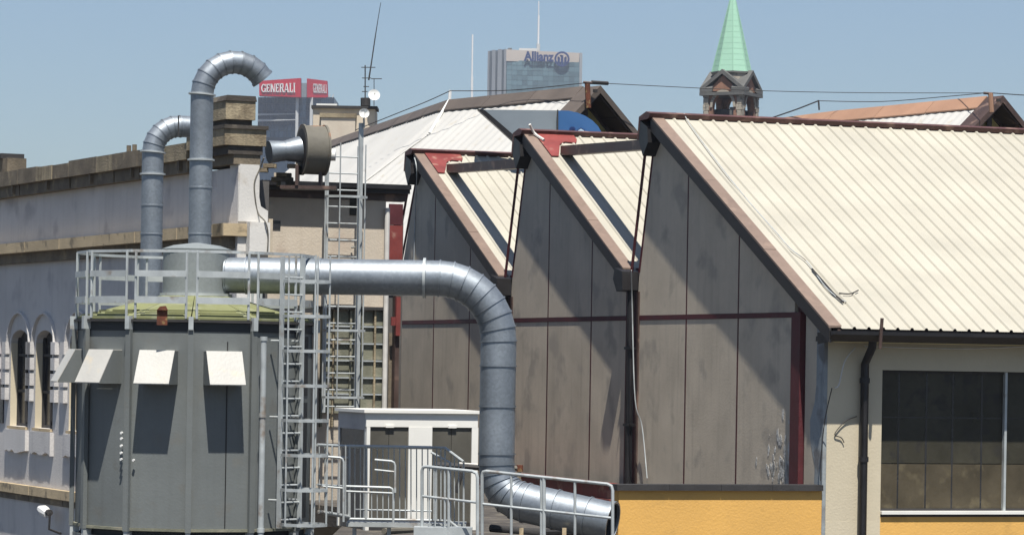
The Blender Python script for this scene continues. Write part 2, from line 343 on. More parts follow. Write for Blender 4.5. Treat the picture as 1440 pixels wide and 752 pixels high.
# gutter, downpipe, hooks
gt = MB(K).prism(1, [(-.22, .45), (-.56, .46), (-.67, .57), (-.67, .63), (-.62, .63), (-.54, .53), (-.02, .54), (-.0, .45)], -.24, 14)
gt.obj('eaves_gutter', BLACK, hall)
MB(K).prism(1, [(-.67, .57), (-.66, .63), (-.54, .62), (-.10, .60), (-.12, .40), (-.56, .45)], -.255, -.242).obj('gutter_end', BLACK, hall)
sp = W(1211, 600)[0]
MB(K).tube([(-.40, sp, .5), (-.38, sp, .36), (-.11, sp, .08), (-.11, sp, -6)], .072, 14).obj('downpipe', BLACK, hall, smooth=True)
MB(K).tube([(-.70, sp+.02, .86), (-.66, sp+.01, .34)], .03, 8).obj('gutter_hook', DARKBR, hall, smooth=True)
for zz in (-.25, -1.6): MB(K).tube([(-.11, sp, zz), (-.11, sp, zz+.09)], .088, 14).obj('pipe_collar', BLACK, hall, smooth=True)

# cables on the hall
def cable(name, pts, r, m, label, group=None):
    # catmull through the points
    P = [Vector(p) for p in pts]; P = [P[0]]+P+[P[-1]]; out = []
    for i in range(1, len(P)-2):
        for u in [q/6 for q in range(6)]:
            a, b, c, d = P[i-1:i+3]
            out.append(.5*((2*b)+(c-a)*u+(2*a-5*b+4*c-d)*u*u+(-a+3*b-3*c+d)*u**3))
    out.append(P[-2]); mb = MB(); mb.tube(out, r, 6)
    return tag(mb.obj(name, m, smooth=True), label, 'cable', group)
def kp(px, py, t=-.1): s, z = W(px, py, t); return K.p((t, s, z))
def kg(px, py, s=-.12): t, z = K.g(px, py, s); return K.p((t, s, z))
cable('wall_cable', [kp(1216, 487), kp(1290, 489), kp(1360, 490), kp(1440, 487), kp(1520, 482)], .011, WHITEC, 'thin white cable sagging along the wall just under the right gutter')
cable('loose_cable', [kp(1203, 488, -.12), kp(1188, 508, -.13), kp(1180, 540, -.13), kp(1174, 545, -.12)], .012, WHITEC, 'pale loose cable curling from the gutter down to the cream corner pier')
cable('loose_cable', [kg(1170, 545), kg(1160, 590), kg(1155, 640), kg(1154, 676)], .009, CAP, 'dark thin cable hanging down the grey corner beside the maroon column')
cable('loose_cable', [kp(1205, 585, -.05), kp(1190, 591, -.035), kp(1179, 602, -.03), kp(1174, 611, -.03), kp(1183, 615, -.03), kp(1187, 622, -.03)], .009, CAP, 'thin black hooked line close to the wall left of the dark downpipe')  # thin black hooked line just off the wall
cable('loose_cable', [kg(583, 222, -.3), kg(586, 242, -.3), kg(584, 300, -.1), kg(582, 370, -.1)], .012, GALVD, 'grey cable arching down the wall of the leftmost gable')
cable('loose_cable', [kg(888, 380, -.45), kg(889, 430, -.3), kg(893, 560, -.3), kg(903, 600, -.15), kg(910, 672, -.15)], .012, GALVD, 'pale cable hanging beside the downpipe between the middle and right gables')
def rp(px, py, T=teeth[0], up=.05):
    r = ray(px, py); (t0, z0), (t1, z1) = T['e'], T['a']; m = (z1-z0)/(t1-t0); ot = K.o.dot(K.d1)
    k = (z0+up-m*(t0+ot))/(r.z-m*r.dot(K.d1)); return r*k
cable('roof_strap', [rp(962, 160, up=.1), rp(972, 178), rp(1010, 230), rp(1050, 280), rp(1090, 325), rp(1112, 350), rp(1135, 368), rp(1160, 402), rp(1178, 418), rp(1190, 424)], .009, GALVD, 'long loose grey strap trailing diagonally down the big cream roof')
cable('roof_strap', [rp(1142, 378), rp(1156, 394), rp(1172, 412), rp(1186, 425)], .018, CAP, 'short dark torn strap lying near the foot of the big cream roof')
cable('roof_strap', [rp(1180, 412), rp(1195, 413), rp(1207, 408)], .012, CAP, 'tiny dark curl of strap at the lower end of the long roof strap')
cable('roof_cable', [rp(745, 175, teeth[1], .3), rp(752, 188, teeth[1], .08), rp(765, 197, teeth[1], .08)], .03, WHITEC, 'short white pole leaning over the red sheet of the middle gable')

# ------------------------------------------------------------ yellow parapet
sy = K.w(868, 690)[0]
yw = thing('parapet_wall', K.p((0, sy, -6)), 'low bright yellow wall with dark coping under the grey gables', 'wall')
MB(K).box(-.0, .25, sy+.03, -.075, -6, -2.10).obj('yellow_wall', YELLOW, yw)
a = K.w(866, 684)[0]
for i in range(4):
    q0 = a+(-.075-a)*i/4; q1 = a+(-.075-a)*(i+1)/4-.006
    MB(K).box(-.07, .32, q0, q1, -2.10, -2.00).obj('coping_stone', CAP, yw)


# ------------------------------------------------------------ red steel beam at the foot of the gables
b0 = K.g(722, 676, -.5); b1 = K.g(868, 690, -.5)
rb = thing('steel_beam', K.p((12, -.5, -2.72)), 'dark red steel beam lying along the foot of the middle gable', 'beam')
MB(K).box(8.3, 16.2, -.62, -.58, -2.62, -2.34).obj('web', RED, rb)
MB(K).box(8.3, 16.2, -.70, -.50, -2.34, -2.31).obj('flange', RED, rb)
MB(K).box(8.3, 16.2, -.70, -.50, -2.65, -2.621).obj('flange', RED, rb)
for t in (9.8, 12.2, 14.6): MB(K).box(t, t+.1, -.68, -.52, -2.72, -2.651).obj('bearer', CAP, rb)

# ------------------------------------------------------------ left building
LB = Fr(Vector((at(334, 300, 60).x, 60, 0)), (-2150, 4600))
lb = thing('stucco_building', LB.p((0, 0, -8)), 'old grey stucco building at left with stone cornice and arched windows', 'building')
def lg(px, py, s=0): return LB.g(px, py, s)
def arched_wall(mb, fr_t0, t1, z0, z1, s0, s1, ops, n=9):
    """ops: (ta, tb, zbottom, zspring) sorted by t; half round heads, openings left open"""
    t = fr_t0
    for ta, tb, zb, zs in ops:
        mb.box(t, ta, s0, s1, z0, z1)
        mb.box(ta, tb, s0, s1, z0, zb)
        c = (ta+tb)/2; r = (tb-ta)/2
        arc = [(c-math.cos(math.pi*i/n)*r, zs+math.sin(math.pi*i/n)*r*RISE) for i in range(n+1)]
        for (a0, h0), (a1, h1) in zip(arc[:-1], arc[1:]):
            mb.prism(1, [(a0, h0), (a1, h1), (a1, z1), (a0, z1)], s0, s1)
        t = tb
    mb.box(t, t1, s0, s1, z0, z1)
RISE = .42
ops = []
wt = [lg(75, 520)[0], lg(50, 520)[0], lg(40, 520)[0], lg(15, 520)[0]]
# bays: measured pair, one further pair to the right (behind the silo), one to the left
wz0, wzs = lg(62, 602)[1], lg(62, 482)[1]
pair = [(wt[0], wt[1]), (wt[2], wt[3])]
per = (wt[3]-wt[0])+1.15
for k in (-2, -1, 0, 1, 2):
    for a, b in pair: ops.append((a+k*per, b+k*per, wz0, wzs))
ops.sort()
fw = MB(LB); T1 = 30
zs1 = lg(100, 690)[1]
arched_wall(fw, .0, T1, zs1, 2.02, 0, .42, [o for o in ops if o[0] > 3.2 and o[1] < T1])
fw.obj('facade_wall', STUCCO, lb)
MB(LB).box(0, T1, 0, .42, 2.021, 3.5).obj('attic_wall', STUCCO, lb)
MB(LB).box(.0, T1, -.0, .42, -8, zs1-.35).obj('lower_wall', STUCCO, lb)
MB(LB).box(.5, T1, .44, .8, -8, 3.3).obj('building_core', CONCD, lb)
for i in range(12):
    a, b = i*2.5, (i+1)*2.5-.012
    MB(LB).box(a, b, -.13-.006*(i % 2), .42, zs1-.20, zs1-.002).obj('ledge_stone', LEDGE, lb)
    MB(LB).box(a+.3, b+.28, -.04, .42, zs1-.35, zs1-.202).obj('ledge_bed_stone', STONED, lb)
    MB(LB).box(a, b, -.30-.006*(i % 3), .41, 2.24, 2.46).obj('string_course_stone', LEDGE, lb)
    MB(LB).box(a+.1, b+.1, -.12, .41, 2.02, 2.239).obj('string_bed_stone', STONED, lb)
n = 0; t = 2.05
random.seed(11)
while t < T1:
    ln = random.uniform(1.0, 1.9); up = random.uniform(-.02, .02)
    zt_ = 4.05+up
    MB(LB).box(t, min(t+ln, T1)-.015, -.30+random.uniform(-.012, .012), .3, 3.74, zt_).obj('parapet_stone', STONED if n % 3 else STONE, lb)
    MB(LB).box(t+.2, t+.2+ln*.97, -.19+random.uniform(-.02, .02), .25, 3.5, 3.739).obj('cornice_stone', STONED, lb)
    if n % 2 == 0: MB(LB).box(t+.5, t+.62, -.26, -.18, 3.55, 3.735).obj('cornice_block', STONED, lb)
    t += ln; n += 1
# pier end: raised parapet block, dark top slabs, lit return face
MB(LB).box(-.10, 2.0, -.31, .50, 3.9, 4.2).obj('end_block', STONE, lb)
MB(LB).box(-.14, 2.03, -.33, .53, 4.201, 4.27).obj('end_slab', CAPST, lb)
MB(LB).box(-.06, 2.0, -.22, .45, 3.74, 3.899).obj('end_bed', CAPST, lb)
MB(LB).box(-.03, 2.0, -.10, .42, 3.56, 3.739).obj('end_bed', STONED, lb)
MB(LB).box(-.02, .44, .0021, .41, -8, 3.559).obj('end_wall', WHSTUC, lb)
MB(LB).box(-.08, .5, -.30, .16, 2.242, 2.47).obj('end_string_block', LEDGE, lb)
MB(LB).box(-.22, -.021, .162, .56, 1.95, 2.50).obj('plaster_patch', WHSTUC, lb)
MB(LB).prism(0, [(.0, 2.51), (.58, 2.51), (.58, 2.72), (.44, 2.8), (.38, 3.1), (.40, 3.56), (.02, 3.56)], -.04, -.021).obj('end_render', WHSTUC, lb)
# window units
for ta, tb, zb, zs in ops:
    if not (ta > 3.2 and tb < 22): continue
    f = MB(LB).box(ta, ta+.07, .15, .21, zb, zs+.3).box(tb-.07, tb, .15, .21, zb, zs+.3).box((ta+tb)/2-.03, (ta+tb)/2+.03, .145, .21, zb, zs+.5)
    for zz in (zb, zb+.75, zs-.3): f.box(ta+.07, tb-.07, .16, .205, zz, zz+.06)
    fo = f.obj('window_frame', CAP, lb)
    MB(LB).box(ta+.05, (ta+tb)/2-.03, .21, .22, zb, zs+.6).obj('pane', GLASSK, fo)
    MB(LB).box((ta+tb)/2+.03, tb-.05, .21, .22, zb, zs+.6).obj('pane', GLASSK, fo)
    MB(LB).box(ta-.02, tb+.02, -.06, .14, zb-.06, zb-.001).obj('window_sill', LEDGE, lb)
    # lining of the reveal
    MB(LB).box(tb-.012, tb-.002, .0, .15, zb, zs).obj('reveal', CREAMW, lb)
    # apron under the sill with broken lower edge
    ap = MB(LB); z0 = zb-.55; q = 8
    bot = [(ta-.12+(tb-ta+.24)*i/q, z0+random.uniform(-.04, .04)) for i in range(q+1)]
    ap.prism(1, [(ta-.12, zb-.07)]+bot+[(tb+.12, zb-.07)], -.09, -.002); ap.obj('window_apron', STUCCO, lb)
    # arch moulding
    am = MB(LB); c = (ta+tb)/2; r = (tb-ta)/2+.13; m = 10
    for i in range(m):
        a0, a1 = math.pi*i/m, math.pi*(i+1)/m
        pt = lambda a, rr: (c-math.cos(a)*rr, zs+math.sin(a)*rr*.80)
        am.prism(1, [pt(a0, r), pt(a1, r), pt(a1, r+.05), pt(a0, r+.05)], -.07, -.002)
    am.box(c-r-.05, c-r, -.07, -.002, zs-.4, zs)
    am.obj('arch_moulding', STUCCO, lb)
    for zz in (-1.0, -.66, -.32, .02):
        for side in (ta-.42, tb+.08):
            if abs(side-(tb+.08)) < 1e-6 and (round((ta-pair[0][0])/per, 2) % 1 < .2): pass
            MB(LB).box(side+.02, side+.32, -.10, -.003, zz, zz+.27).obj('quoin_block', STUCCO, lb)
# small dark window at the far left edge
MB(LB).box(lg(6, 560)[0], lg(-8, 560)[0], -.03, -.002, lg(0, 594)[1], lg(0, 532)[1]).obj('small_window', GLASSK, lb)
for px in (188, 196): 
    t_, z_ = lg(px, 205); MB(LB).tube([(t_, -.1, 4.0), (t_, -.1, 4.22)], .05, 6).obj('parapet_stub', STONED, lb)
# chimney pedestal on the parapet
chp = thing('stone_pedestal', LB.p((1.0, .2, 4.34)), 'weathered stone pedestal block on top of the left parapet corner', 'pedestal')
c0 = LB
MB(c0).box(.12, 1.4, -.18, .30, 4.271, 4.38).obj('base_stone', CAPST, chp)
MB(c0).box(.05, 1.5, -.24, .34, 4.381, 4.72).obj('block', STONE, chp)
MB(c0).prism(0, [(-.26, 4.721), (.36, 4.721), (.33, 4.82), (-.22, 4.82)], .03, 1.53).obj('cap_stone', CAPST, chp)
cb = thing('roof_box', LB.p((16.6, .8, 4.0)), 'dark weathered roof box above the parapet at the left edge', 'chimney')
ta_, _ = lg(40, 240, .85)
MB(LB).box(ta_, ta_+5, .35, .8, 3.3, 4.50).obj('box_body', STONED, cb)
MB(LB).box(ta_+.35, ta_+5, .30, .85, 4.501, 4.62).obj('box_lid', CAP, cb)

def lbw(px, py, t=-.05):
    s_, z_ = LB.w(px, py, t); return LB.p((t, s_, z_))
cable('loose_cable', [lbw(371, 222, -.2), lbw(366, 236), lbw(358, 256), lbw(359, 280), lbw(363, 300), lbw(373, 312, -.25), lbw(377, 330, -.25), lbw(376, 356, -.25)], .013, RUST, 'brown cable winding down the rendered corner below the stone block')
# floodlight on the facade, lower left
fp = LB.p((lg(62, 719, -.3)[0], -.3, lg(62, 719, -.3)[1]))
fl = thing('floodlight', fp, 'small white floodlight on a bracket low on the stucco facade', 'lamp')
d = LB.d1
MB().tube([fp+d*.30+Vector((0, 0, .05)), fp+Vector((0, 0, .02)), fp-d*.28-Vector((0, 0, .03))], [.07, .12, .09], 10).obj('lamp_housing', DISHM, fl, smooth=True)
MB().tube([fp-d*.28, fp-d*.42], .07, 8).obj('lamp_neck', CAP, fl, smooth=True)
MB().tube([fp-d*.42, fp-d*.38-Vector((0, 0, .35)), fp-d*.3+LB.d2*.28-Vector((0, 0, .45))], .025, 6).obj('bracket', CAP, fl, smooth=True)

# ------------------------------------------------------------ middle wall behind the ladders
M = Fr(Vector((at(362, 300, 63).x, 63, 0)), (-1660, 4600))
mw = thing('rear_wall', M.p((0, 1.4, -6)), 'beige rendered wall with dark eaves behind the tall caged ladder', 'wall')
def mg(px, py, t=0): return M.w(px, py, t)
sE = mg(541, 400)[0]; zl = mg(450, 430)[1]; ze = mg(450, 268)[1]
MB(M).box(0, .35, -.5, sE, zl, ze+.1).obj('rendered_wall', STUCCO2, mw)
MB(M).box(.06, .35, -.5, sE, -6, zl-.001).obj('lower_wall', STUCCO2, mw)
MB(M).box(-.26, .4, -.02, mg(571, 268)[0], ze-.02, ze+.06).obj('eaves_board', CAP, mw)
MB(M).box(-.34, -.22, -.02, mg(571, 268)[0], ze+.061, ze+.15).obj('eaves_gutter', BLACK, mw)
MB(M).box(-.02, .3, -.01, mg(571, 268)[0], ze-.16, ze-.021).obj('eaves_beam', DARKBR, mw)
for (x0, x1, y0, y1, m_) in ((376, 394, 310, 322, GLASSK), (492, 505, 277, 303, GLASSD)):
    a, z1 = mg(x0, y0); b, z0 = mg(x1, y1)
    MB(M).box(-.02, -.001, a, b, z0, z1).obj('wall_vent', m_, mw)
MB(M).box(-.06, -.001, mg(374, 345)[0], mg(382, 345)[0], mg(380, 362)[1], ze-.3).obj('pilaster', CONC, mw)
MB(M).box(-.10, .05, mg(450, 430)[0], sE+.05, zl-.06, zl).obj('ledge', CAP, mw)
MB(M).box(-.05, .05, mg(470, 396)[0], mg(541, 396)[0], mg(470, 402)[1], mg(470, 398)[1]).obj('ledge', CONC, mw)
# lattice of weathered boards
gx = [452, 468, 492, 508, 526, 540]; gy = [437, 459, 483, 507, 531, 554, 582]
for i in range(len(gx)-1):
    for j in range(len(gy)-1):
        a = mg(gx[i], gy[j])[0]; b = mg(gx[i+1], gy[j])[0]; z1 = mg(gx[i], gy[j])[1]; z0 = mg(gx[i], gy[j+1])[1]
        MB(M).box(.0+.012*((i+j) % 2), .055, a+.02, b-.02, z0+.02, z1-.02).obj('wall_board', GRID, mw)
for x in gx: a = mg(x, 500)[0]; MB(M).box(-.05, .055, a-.018, a+.018, mg(500, 600)[1], zl-.07).obj('board_batten', STONE if x in (468, 526) else GRID, mw)
for y in gy[1:-1]: z = mg(500, y)[1]; MB(M).box(-.035, .054, mg(452, 500)[0], mg(540, 500)[0], z-.015, z+.015).obj('board_rail', GALVD, mw)
# end pipes and dark recess
MB(M).tube([M.p((-.1, mg(541, 400)[0], ze-.25)), M.p((-.1, mg(541, 400)[0], mg(541, 600)[1]))], .055, 8).obj('white_pipe', WHITEC, mw, smooth=True) if False else None
wp = MB().tube([M.p((-.1, sE-.0, ze-.3)), M.p((-.1, sE-.0, -2.7))], .05, 10); tag(wp.obj('vertical_pipe', WHITEC, smooth=True), 'pale vertical pipe at the right end of the beige wall', 'pipe')
RC = Fr(Vector((at(546, 400, 74).x, 74, 0)), (-1660, 4600))
rec = thing('recess_wall', RC.p((0, .2, -6)), 'dark recess between the beige wall and the leftmost gable', 'wall')
def rg(px, py, t=0): return RC.w(px, py, t)
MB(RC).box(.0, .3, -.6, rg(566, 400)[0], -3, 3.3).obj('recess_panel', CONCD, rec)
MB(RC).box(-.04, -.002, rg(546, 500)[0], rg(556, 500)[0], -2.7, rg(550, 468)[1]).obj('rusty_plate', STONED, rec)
rs = thing('red_column', RC.p((-.3, .3, -2.7)), 'red painted steel column in the gap left of the leftmost gable', 'column')
a = rg(547, 330, -.35)[0]; b = rg(566, 330, -.35)[0]
MB(RC).box(-.37, -.3, a, b, rg(556, 366)[1], rg(556, 318)[1]).obj('red_plate', RED, rs)
MB(RC).box(-.36, -.3, a, b, rg(556, 317)[1], rg(556, 288)[1]).obj('upper_plate', DRED, rs)
MB(RC).box(-.3, -.1, b-.12, b-.02, -2.6, rg(556, 288)[1]).obj('column_flange', DARKBR, rs)
a = rg(556, 440, -.35)[0]
MB(RC).box(-.42, -.3, a, a+.10, rg(560, 472)[1], rg(560, 418)[1]).obj('red_bracket', RED, rs)
MB(RC).box(-.38, -.32, a-.1, a-.0, rg(560, 458)[1], rg(560, 446)[1]).obj('red_bracket', RED, rs)
# conduit elbow near the column
ec = [RC.p((-.5, rg(540, 300)[0]+.05, rg(540, 520)[1])), RC.p((-.5, rg(541, 300)[0], rg(541, 310)[1])), RC.p((-.5, rg(545, 295)[0], rg(545, 293)[1])), RC.p((-.5, rg(568, 290)[0], rg(568, 289)[1]))]

# ------------------------------------------------------------ filter silo
CT = at(275, 452, 48.6); CX, CY = CT.x, CT.y; OFF = math.atan2(-CX, CY); ZR = CT.z; R0 = 1.775
ZBOT = at(275, 738, 48.6).z
def sp_(az, r, z):
    a = math.radians(az)+OFF; return Vector((CX+r*math.sin(a), CY-r*math.cos(a), z))
silo = thing('filter_silo', Vector((CX, CY, -5.0)), 'round grey steel filter silo with shallow green roof and pale hoods', 'silo')
AZ = [-92+30*k for k in range(12)]
def seg(mb, a0, a1, r0, r1, z0, z1):
    mb.hexa([sp_(a0, r0, z0), sp_(a1, r0, z0), sp_(a1, r1, z0), sp_(a0, r1, z0), sp_(a0, r0, z1), sp_(a1, r0, z1), sp_(a1, r1, z1), sp_(a0, r1, z1)]); return mb
ap = math.cos(math.radians(15))
for a in AZ:
    seg(MB(), a+.02, a+29.98, R0-.04, R0-.06-.04, ZBOT+.03, ZR-.13).obj('wall_panel', TANK, silo)
    seg(MB(), a, a+30, R0-.03, R0-.12, ZR-.16, ZR-.03).obj('top_band', TANKD, silo)  # near black, the shade of the gap under the rim put in colour
    seg(MB(), a, a+30, R0+.03, R0-.15, ZR-.03, ZR+.005).obj('roof_rim', CAP, silo)
    seg(MB(), a, a+30, R0+.0, R0-.1, ZBOT-.01, ZBOT+.028).obj('base_rim', GRID, silo)
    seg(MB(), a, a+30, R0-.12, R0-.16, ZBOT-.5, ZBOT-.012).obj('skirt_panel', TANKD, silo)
    seg(MB(), a, a+30, R0-.0, R0-.1, ZBOT-.17, ZBOT-.11).obj('base_ring', TANK, silo)
    # rib: flat bar over each corner, pale bent top, leg below
    w_ = 1.35
    seg(MB(), a-w_, a+w_, R0+.045, R0-.02, ZBOT-.02, ZR-.14).obj('rib', TANK, silo)
    seg(MB(), a-w_*.8, a+w_*.8, R0+.075, R0-.05, ZR-.14, ZR+.05).obj('rib_head', GALVD, silo)
    seg(MB(), a-w_*.8, a+w_*.8, R0+.03, R0-.1, -5.0, ZBOT-.021).obj('leg', GALVD, silo)
    # roof segment, folded edge steps, roof seam
    m_ = MB(); z1 = ZR+.44
    m_.hexa([sp_(a+.3, R0-.02, ZR+.01), sp_(a+29.7, R0-.02, ZR+.01), sp_(a+29.7, .3, z1-.03), sp_(a+.3, .3, z1-.03), sp_(a+.3, R0-.02, ZR+.04), sp_(a+29.7, R0-.02, ZR+.04), sp_(a+29.7, .3, z1), sp_(a+.3, .3, z1)])
    m_.obj('roof_segment', GREENR, silo)
    for q in range(3):
        r_ = R0-.09-.13*q; z_ = ZR+.045+.035*q
        seg(MB(), a+4, a+26, r_, r_-.05, z_, z_+.035).obj('roof_step', GREENR, silo)
# extra stiffener seams and hanging cable on the faces
for a, r_ in ((13, .045),):
    MB().tube([sp_(16, R0*ap-.03, ZR-.3), sp_(16, R0*ap-.03, ZBOT+.05)], .008, 6).obj('cable', BLACK, silo)
for a in (-62,): pass
for i in range(5): MB().disc_stack(sp_(-36.5, R0*.99+.0, 0), [(.0, 0), (.018, 0)], 6) if False else None
for i, z in enumerate([608, 616, 626, 636, 645]):
    p = at(178, z, 47.2); q = sp_(-34.8, R0+.02, p.z); MB().tube([q, q+(q-Vector((CX, CY, q.z))).normalized()*.03], .019, 8).obj('bolt', DISHM, silo)
q = sp_(-28.5, R0-.0, at(197, 646, 47.2).z); MB().tube([q, q+(q-Vector((CX, CY, q.z))).normalized()*.03], .019, 8).obj('bolt', DISHM, silo)
# hoods
zh1, zh0 = at(215, 492, 47.1).z, at(215, 540, 46.9).z
for a in (-77, -47, -17, 13):
    c = sp_(a, R0*ap-.06, 0); out = (sp_(a, 2, 0)-sp_(a, 1, 0)); tg = Vector((-out.y, out.x, 0)) if False else Vector((out.y, -out.x, 0))
    tg = Vector((math.cos(math.radians(a)+OFF), math.sin(math.radians(a)+OFF), 0))
    hw = .262; P = .45; F0 = .19
    o_ = c+out*.0
    A = lambda s, d, z: o_+tg*s+out*d+Vector((0, 0, z))
    MB().hexa([A(-hw, F0, zh1-.012), A(hw, F0, zh1-.012), A(hw, P, zh0+.0), A(-hw, P, zh0+.0), A(-hw, F0+.004, zh1), A(hw, F0+.004, zh1), A(hw, P+.006, zh0+.015), A(-hw, P+.006, zh0+.015)]).obj('hood_front', HOOD, silo)
    MB().hexa([A(-hw, .0, zh1-.012), A(hw, .0, zh1-.012), A(hw, F0-.002, zh1-.012), A(-hw, F0-.002, zh1-.012), A(-hw, .0, zh1), A(hw, .0, zh1), A(hw, F0-.002, zh1), A(-hw, F0-.002, zh1)]).obj('hood_top', HOOD, silo)
    for sd_ in (-1, 1):
        x0, x1 = (sd_*(hw-.001), sd_*(hw-.010)); pr = [(0, zh1-.013), (F0-.004, zh1-.013), (P-.006, zh0+.0), (0, zh0)]
        MB().hexa([A(x0, d_, z_) for d_, z_ in pr]+[A(x1, d_, z_) for d_, z_ in pr]).obj('hood_cheek', TANK, silo)
    MB().hexa([A(-hw+.02, -.005, zh0-.02), A(hw-.02, -.005, zh0-.02), A(hw-.02, .005, zh0-.02), A(-hw+.02, .005, zh0-.02), A(-hw+.02, -.005, zh1-.03), A(hw-.02, -.005, zh1-.03), A(hw-.02, .005, zh1-.03), A(-hw+.02, .005, zh1-.03)]).obj('vent_opening', BLACK, silo)
    MB().hexa([A(-.2, .0, zh1+.003), A(.22, 0, zh1+.003), A(.22, .006, zh1+.003), A(-.2, .006, zh1+.003), A(-.16, .0, zh1+.04), A(.16, 0, zh1+.03), A(.16, .006, zh1+.03), A(-.16, .006, zh1+.04)]).obj('rust_mark', RUST, silo)
# access door on the right flank
for z0, z1 in ((ZBOT+.15, ZBOT+1.85), (ZBOT+1.95, ZR-.2)):
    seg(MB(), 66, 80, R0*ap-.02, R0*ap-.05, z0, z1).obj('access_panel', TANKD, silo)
# central drum with domed lid
DR = .495; zd0, zd1 = at(278, 410, 48.6).z, at(278, 352, 48.6).z
MB().disc_stack((CX, CY), [(DR, zd0-.05), (DR, zd1)], 40).obj('drum', DRUMP, silo, smooth=True)
MB().disc_stack((CX, CY), [(DR+.045, zd0-.07), (DR+.045, zd0-.03), (DR+.0, zd0-.029)], 40).obj('drum_flange', GALVD, silo, smooth=True)
MB().disc_stack((CX, CY), [(DR+.02, zd1-.0), (DR+.02, zd1+.015), (.35, zd1+.07), (.05, zd1+.11), (0.001, zd1+.11)], 40).obj('drum_lid', DRUMP, silo, smooth=True)
# rusty plate hanging over the rim
q = at(229, 444, 46.7)
pl = MB(); pl.box(q.x-.075, q.x+.075, q.y-.1, q.y-.08, at(229, 457, 46.7).z, at(229, 435, 46.7).z)
pl.prism(1, [(q.x-.07, at(0+229, 436, 46.7).z), (q.x+.08, at(229, 436, 46.7).z), (q.x+.05, at(229, 430, 46.7).z), (q.x-.03, at(229, 431, 46.7).z)], q.y-.14, q.y-.06)
pl.obj('rusty_bracket', ORUST, silo)
# guard rail on the rim
gr = MB(); RG = R0-.02
zt0, zt1, zm, zl_ = ZR+.02, at(275, 353, 46.8).z, at(275, 385, 46.8).z, at(275, 422, 46.8).z
for a in AZ: seg(gr, a, a+30, RG+.015, RG-.025, zt1-.02, zt1+.02)
go = gr.obj('guard_rail', GALVD, silo)
for a in AZ:
    m_ = MB(); a0, a1 = a+2.5, a+27.5
    seg(m_, a0, a1, RG+.03, RG+.01, zm-.045, zm+.045); m_.obj('mid_rail', GALVD, go)
    seg(MB(), a0, a1, RG+.03, RG+.01, zl_-.05, zl_+.05).obj('toe_board', GALVD, go)
    for aa in (a0, a1):
        p0, p1 = sp_(aa, RG*(1 if aa == a0 else 1), zt0), sp_(aa, RG, zt1); 
        MB().tube([p0, p1], .02, 6).obj('post', GALVD, go, smooth=True)

# ------------------------------------------------------------ caged ladder on the silo
def ladder(name, base, tg, out, zlo, zhi, cagelo, w, pitch, depth, label, hooppitch=.5, arch=False, top_ext=0):
    th = thing(name, base+Vector((0, 0, zlo)), label, 'ladder', 'caged steel ladders')
    A = lambda s, d, z: Vector((base.x, base.y, 0))+tg*s+out*d+Vector((0, 0, z))
    for sd_ in (-1, 1):
        MB().hexa([A(sd_*w/2-.02, -.03, zlo), A(sd_*w/2+.02, -.03, zlo), A(sd_*w/2+.02, .03, zlo), A(sd_*w/2-.02, .03, zlo), A(sd_*w/2-.02, -.03, zhi), A(sd_*w/2+.02, -.03, zhi), A(sd_*w/2+.02, .03, zhi), A(sd_*w/2-.02, .03, zhi)]).obj('stile', GALVD, th)
    z = zlo+.12; proto = None; k = 0
    while z < zhi-.05:
        if proto is None: proto = MB().tube([A(-w/2, 0, z), A(w/2, 0, z)], .014, 6).obj('rung', GALVD, th, smooth=True)
        else: dup(proto, (0, 0, k*pitch), th)
        z += pitch; k += 1
    hw = w*.5+.10
    prof = [(-w/2, 0), (-hw, depth*.35), (-hw*.95, depth*.7), (-hw*.5, depth*.97), (0, depth), (hw*.5, depth*.97), (hw*.95, depth*.7), (hw, depth*.35), (w/2, 0)]
    z = cagelo; proto = None; k = 0
    while z <= zhi+.01:
        if proto is None:
            mb = MB()
            for (s0, d0), (s1, d1_) in zip(prof[:-1], prof[1:]):
                mb.hexa([A(s0, d0, z-.022), A(s1, d1_, z-.022), A(s1*.97, d1_*.985, z-.022), A(s0*.97, d0*.985, z-.022), A(s0, d0, z+.022), A(s1, d1_, z+.022), A(s1*.97, d1_*.985, z+.022), A(s0*.97, d0*.985, z+.022)])
            proto = mb.obj('cage_hoop', GALVD, th)
        else: dup(proto, (0, 0, k*hooppitch), th)
        z += hooppitch; k += 1
    for (s, d) in (prof[1], prof[3], prof[5], prof[7]):
        MB().tube([A(s*.97, d*.97, cagelo-.02), A(s*.97, d*.97, zhi+.02)], .014, 6).obj('cage_bar', GALVD, th, smooth=True)
    return th, A
az = 46; b_ = sp_(az, R0+.16, 0); rad = sp_(az, 2, 0)-sp_(az, 1, 0)
tgv = Vector((math.cos(math.radians(az)+OFF), math.sin(math.radians(az)+OFF), 0))
zlo = at(400, 742, 47.3).z; zhi = at(400, 361, 47.3).z
ld, LA = ladder('caged_ladder', Vector((b_.x, b_.y, 0)), tgv, rad, zlo, zhi, zlo+.06, .44, .25, .62, 'galvanised ladder with safety cage fixed to the right side of the silo')
for z in (zlo+.4, zlo+1.6, zlo+2.7):
    for sd_ in (-.22, .22): MB().tube([LA(sd_, 0, z), LA(sd_, -.2, z)], .018, 6).obj('wall_bracket', GALVD, ld)
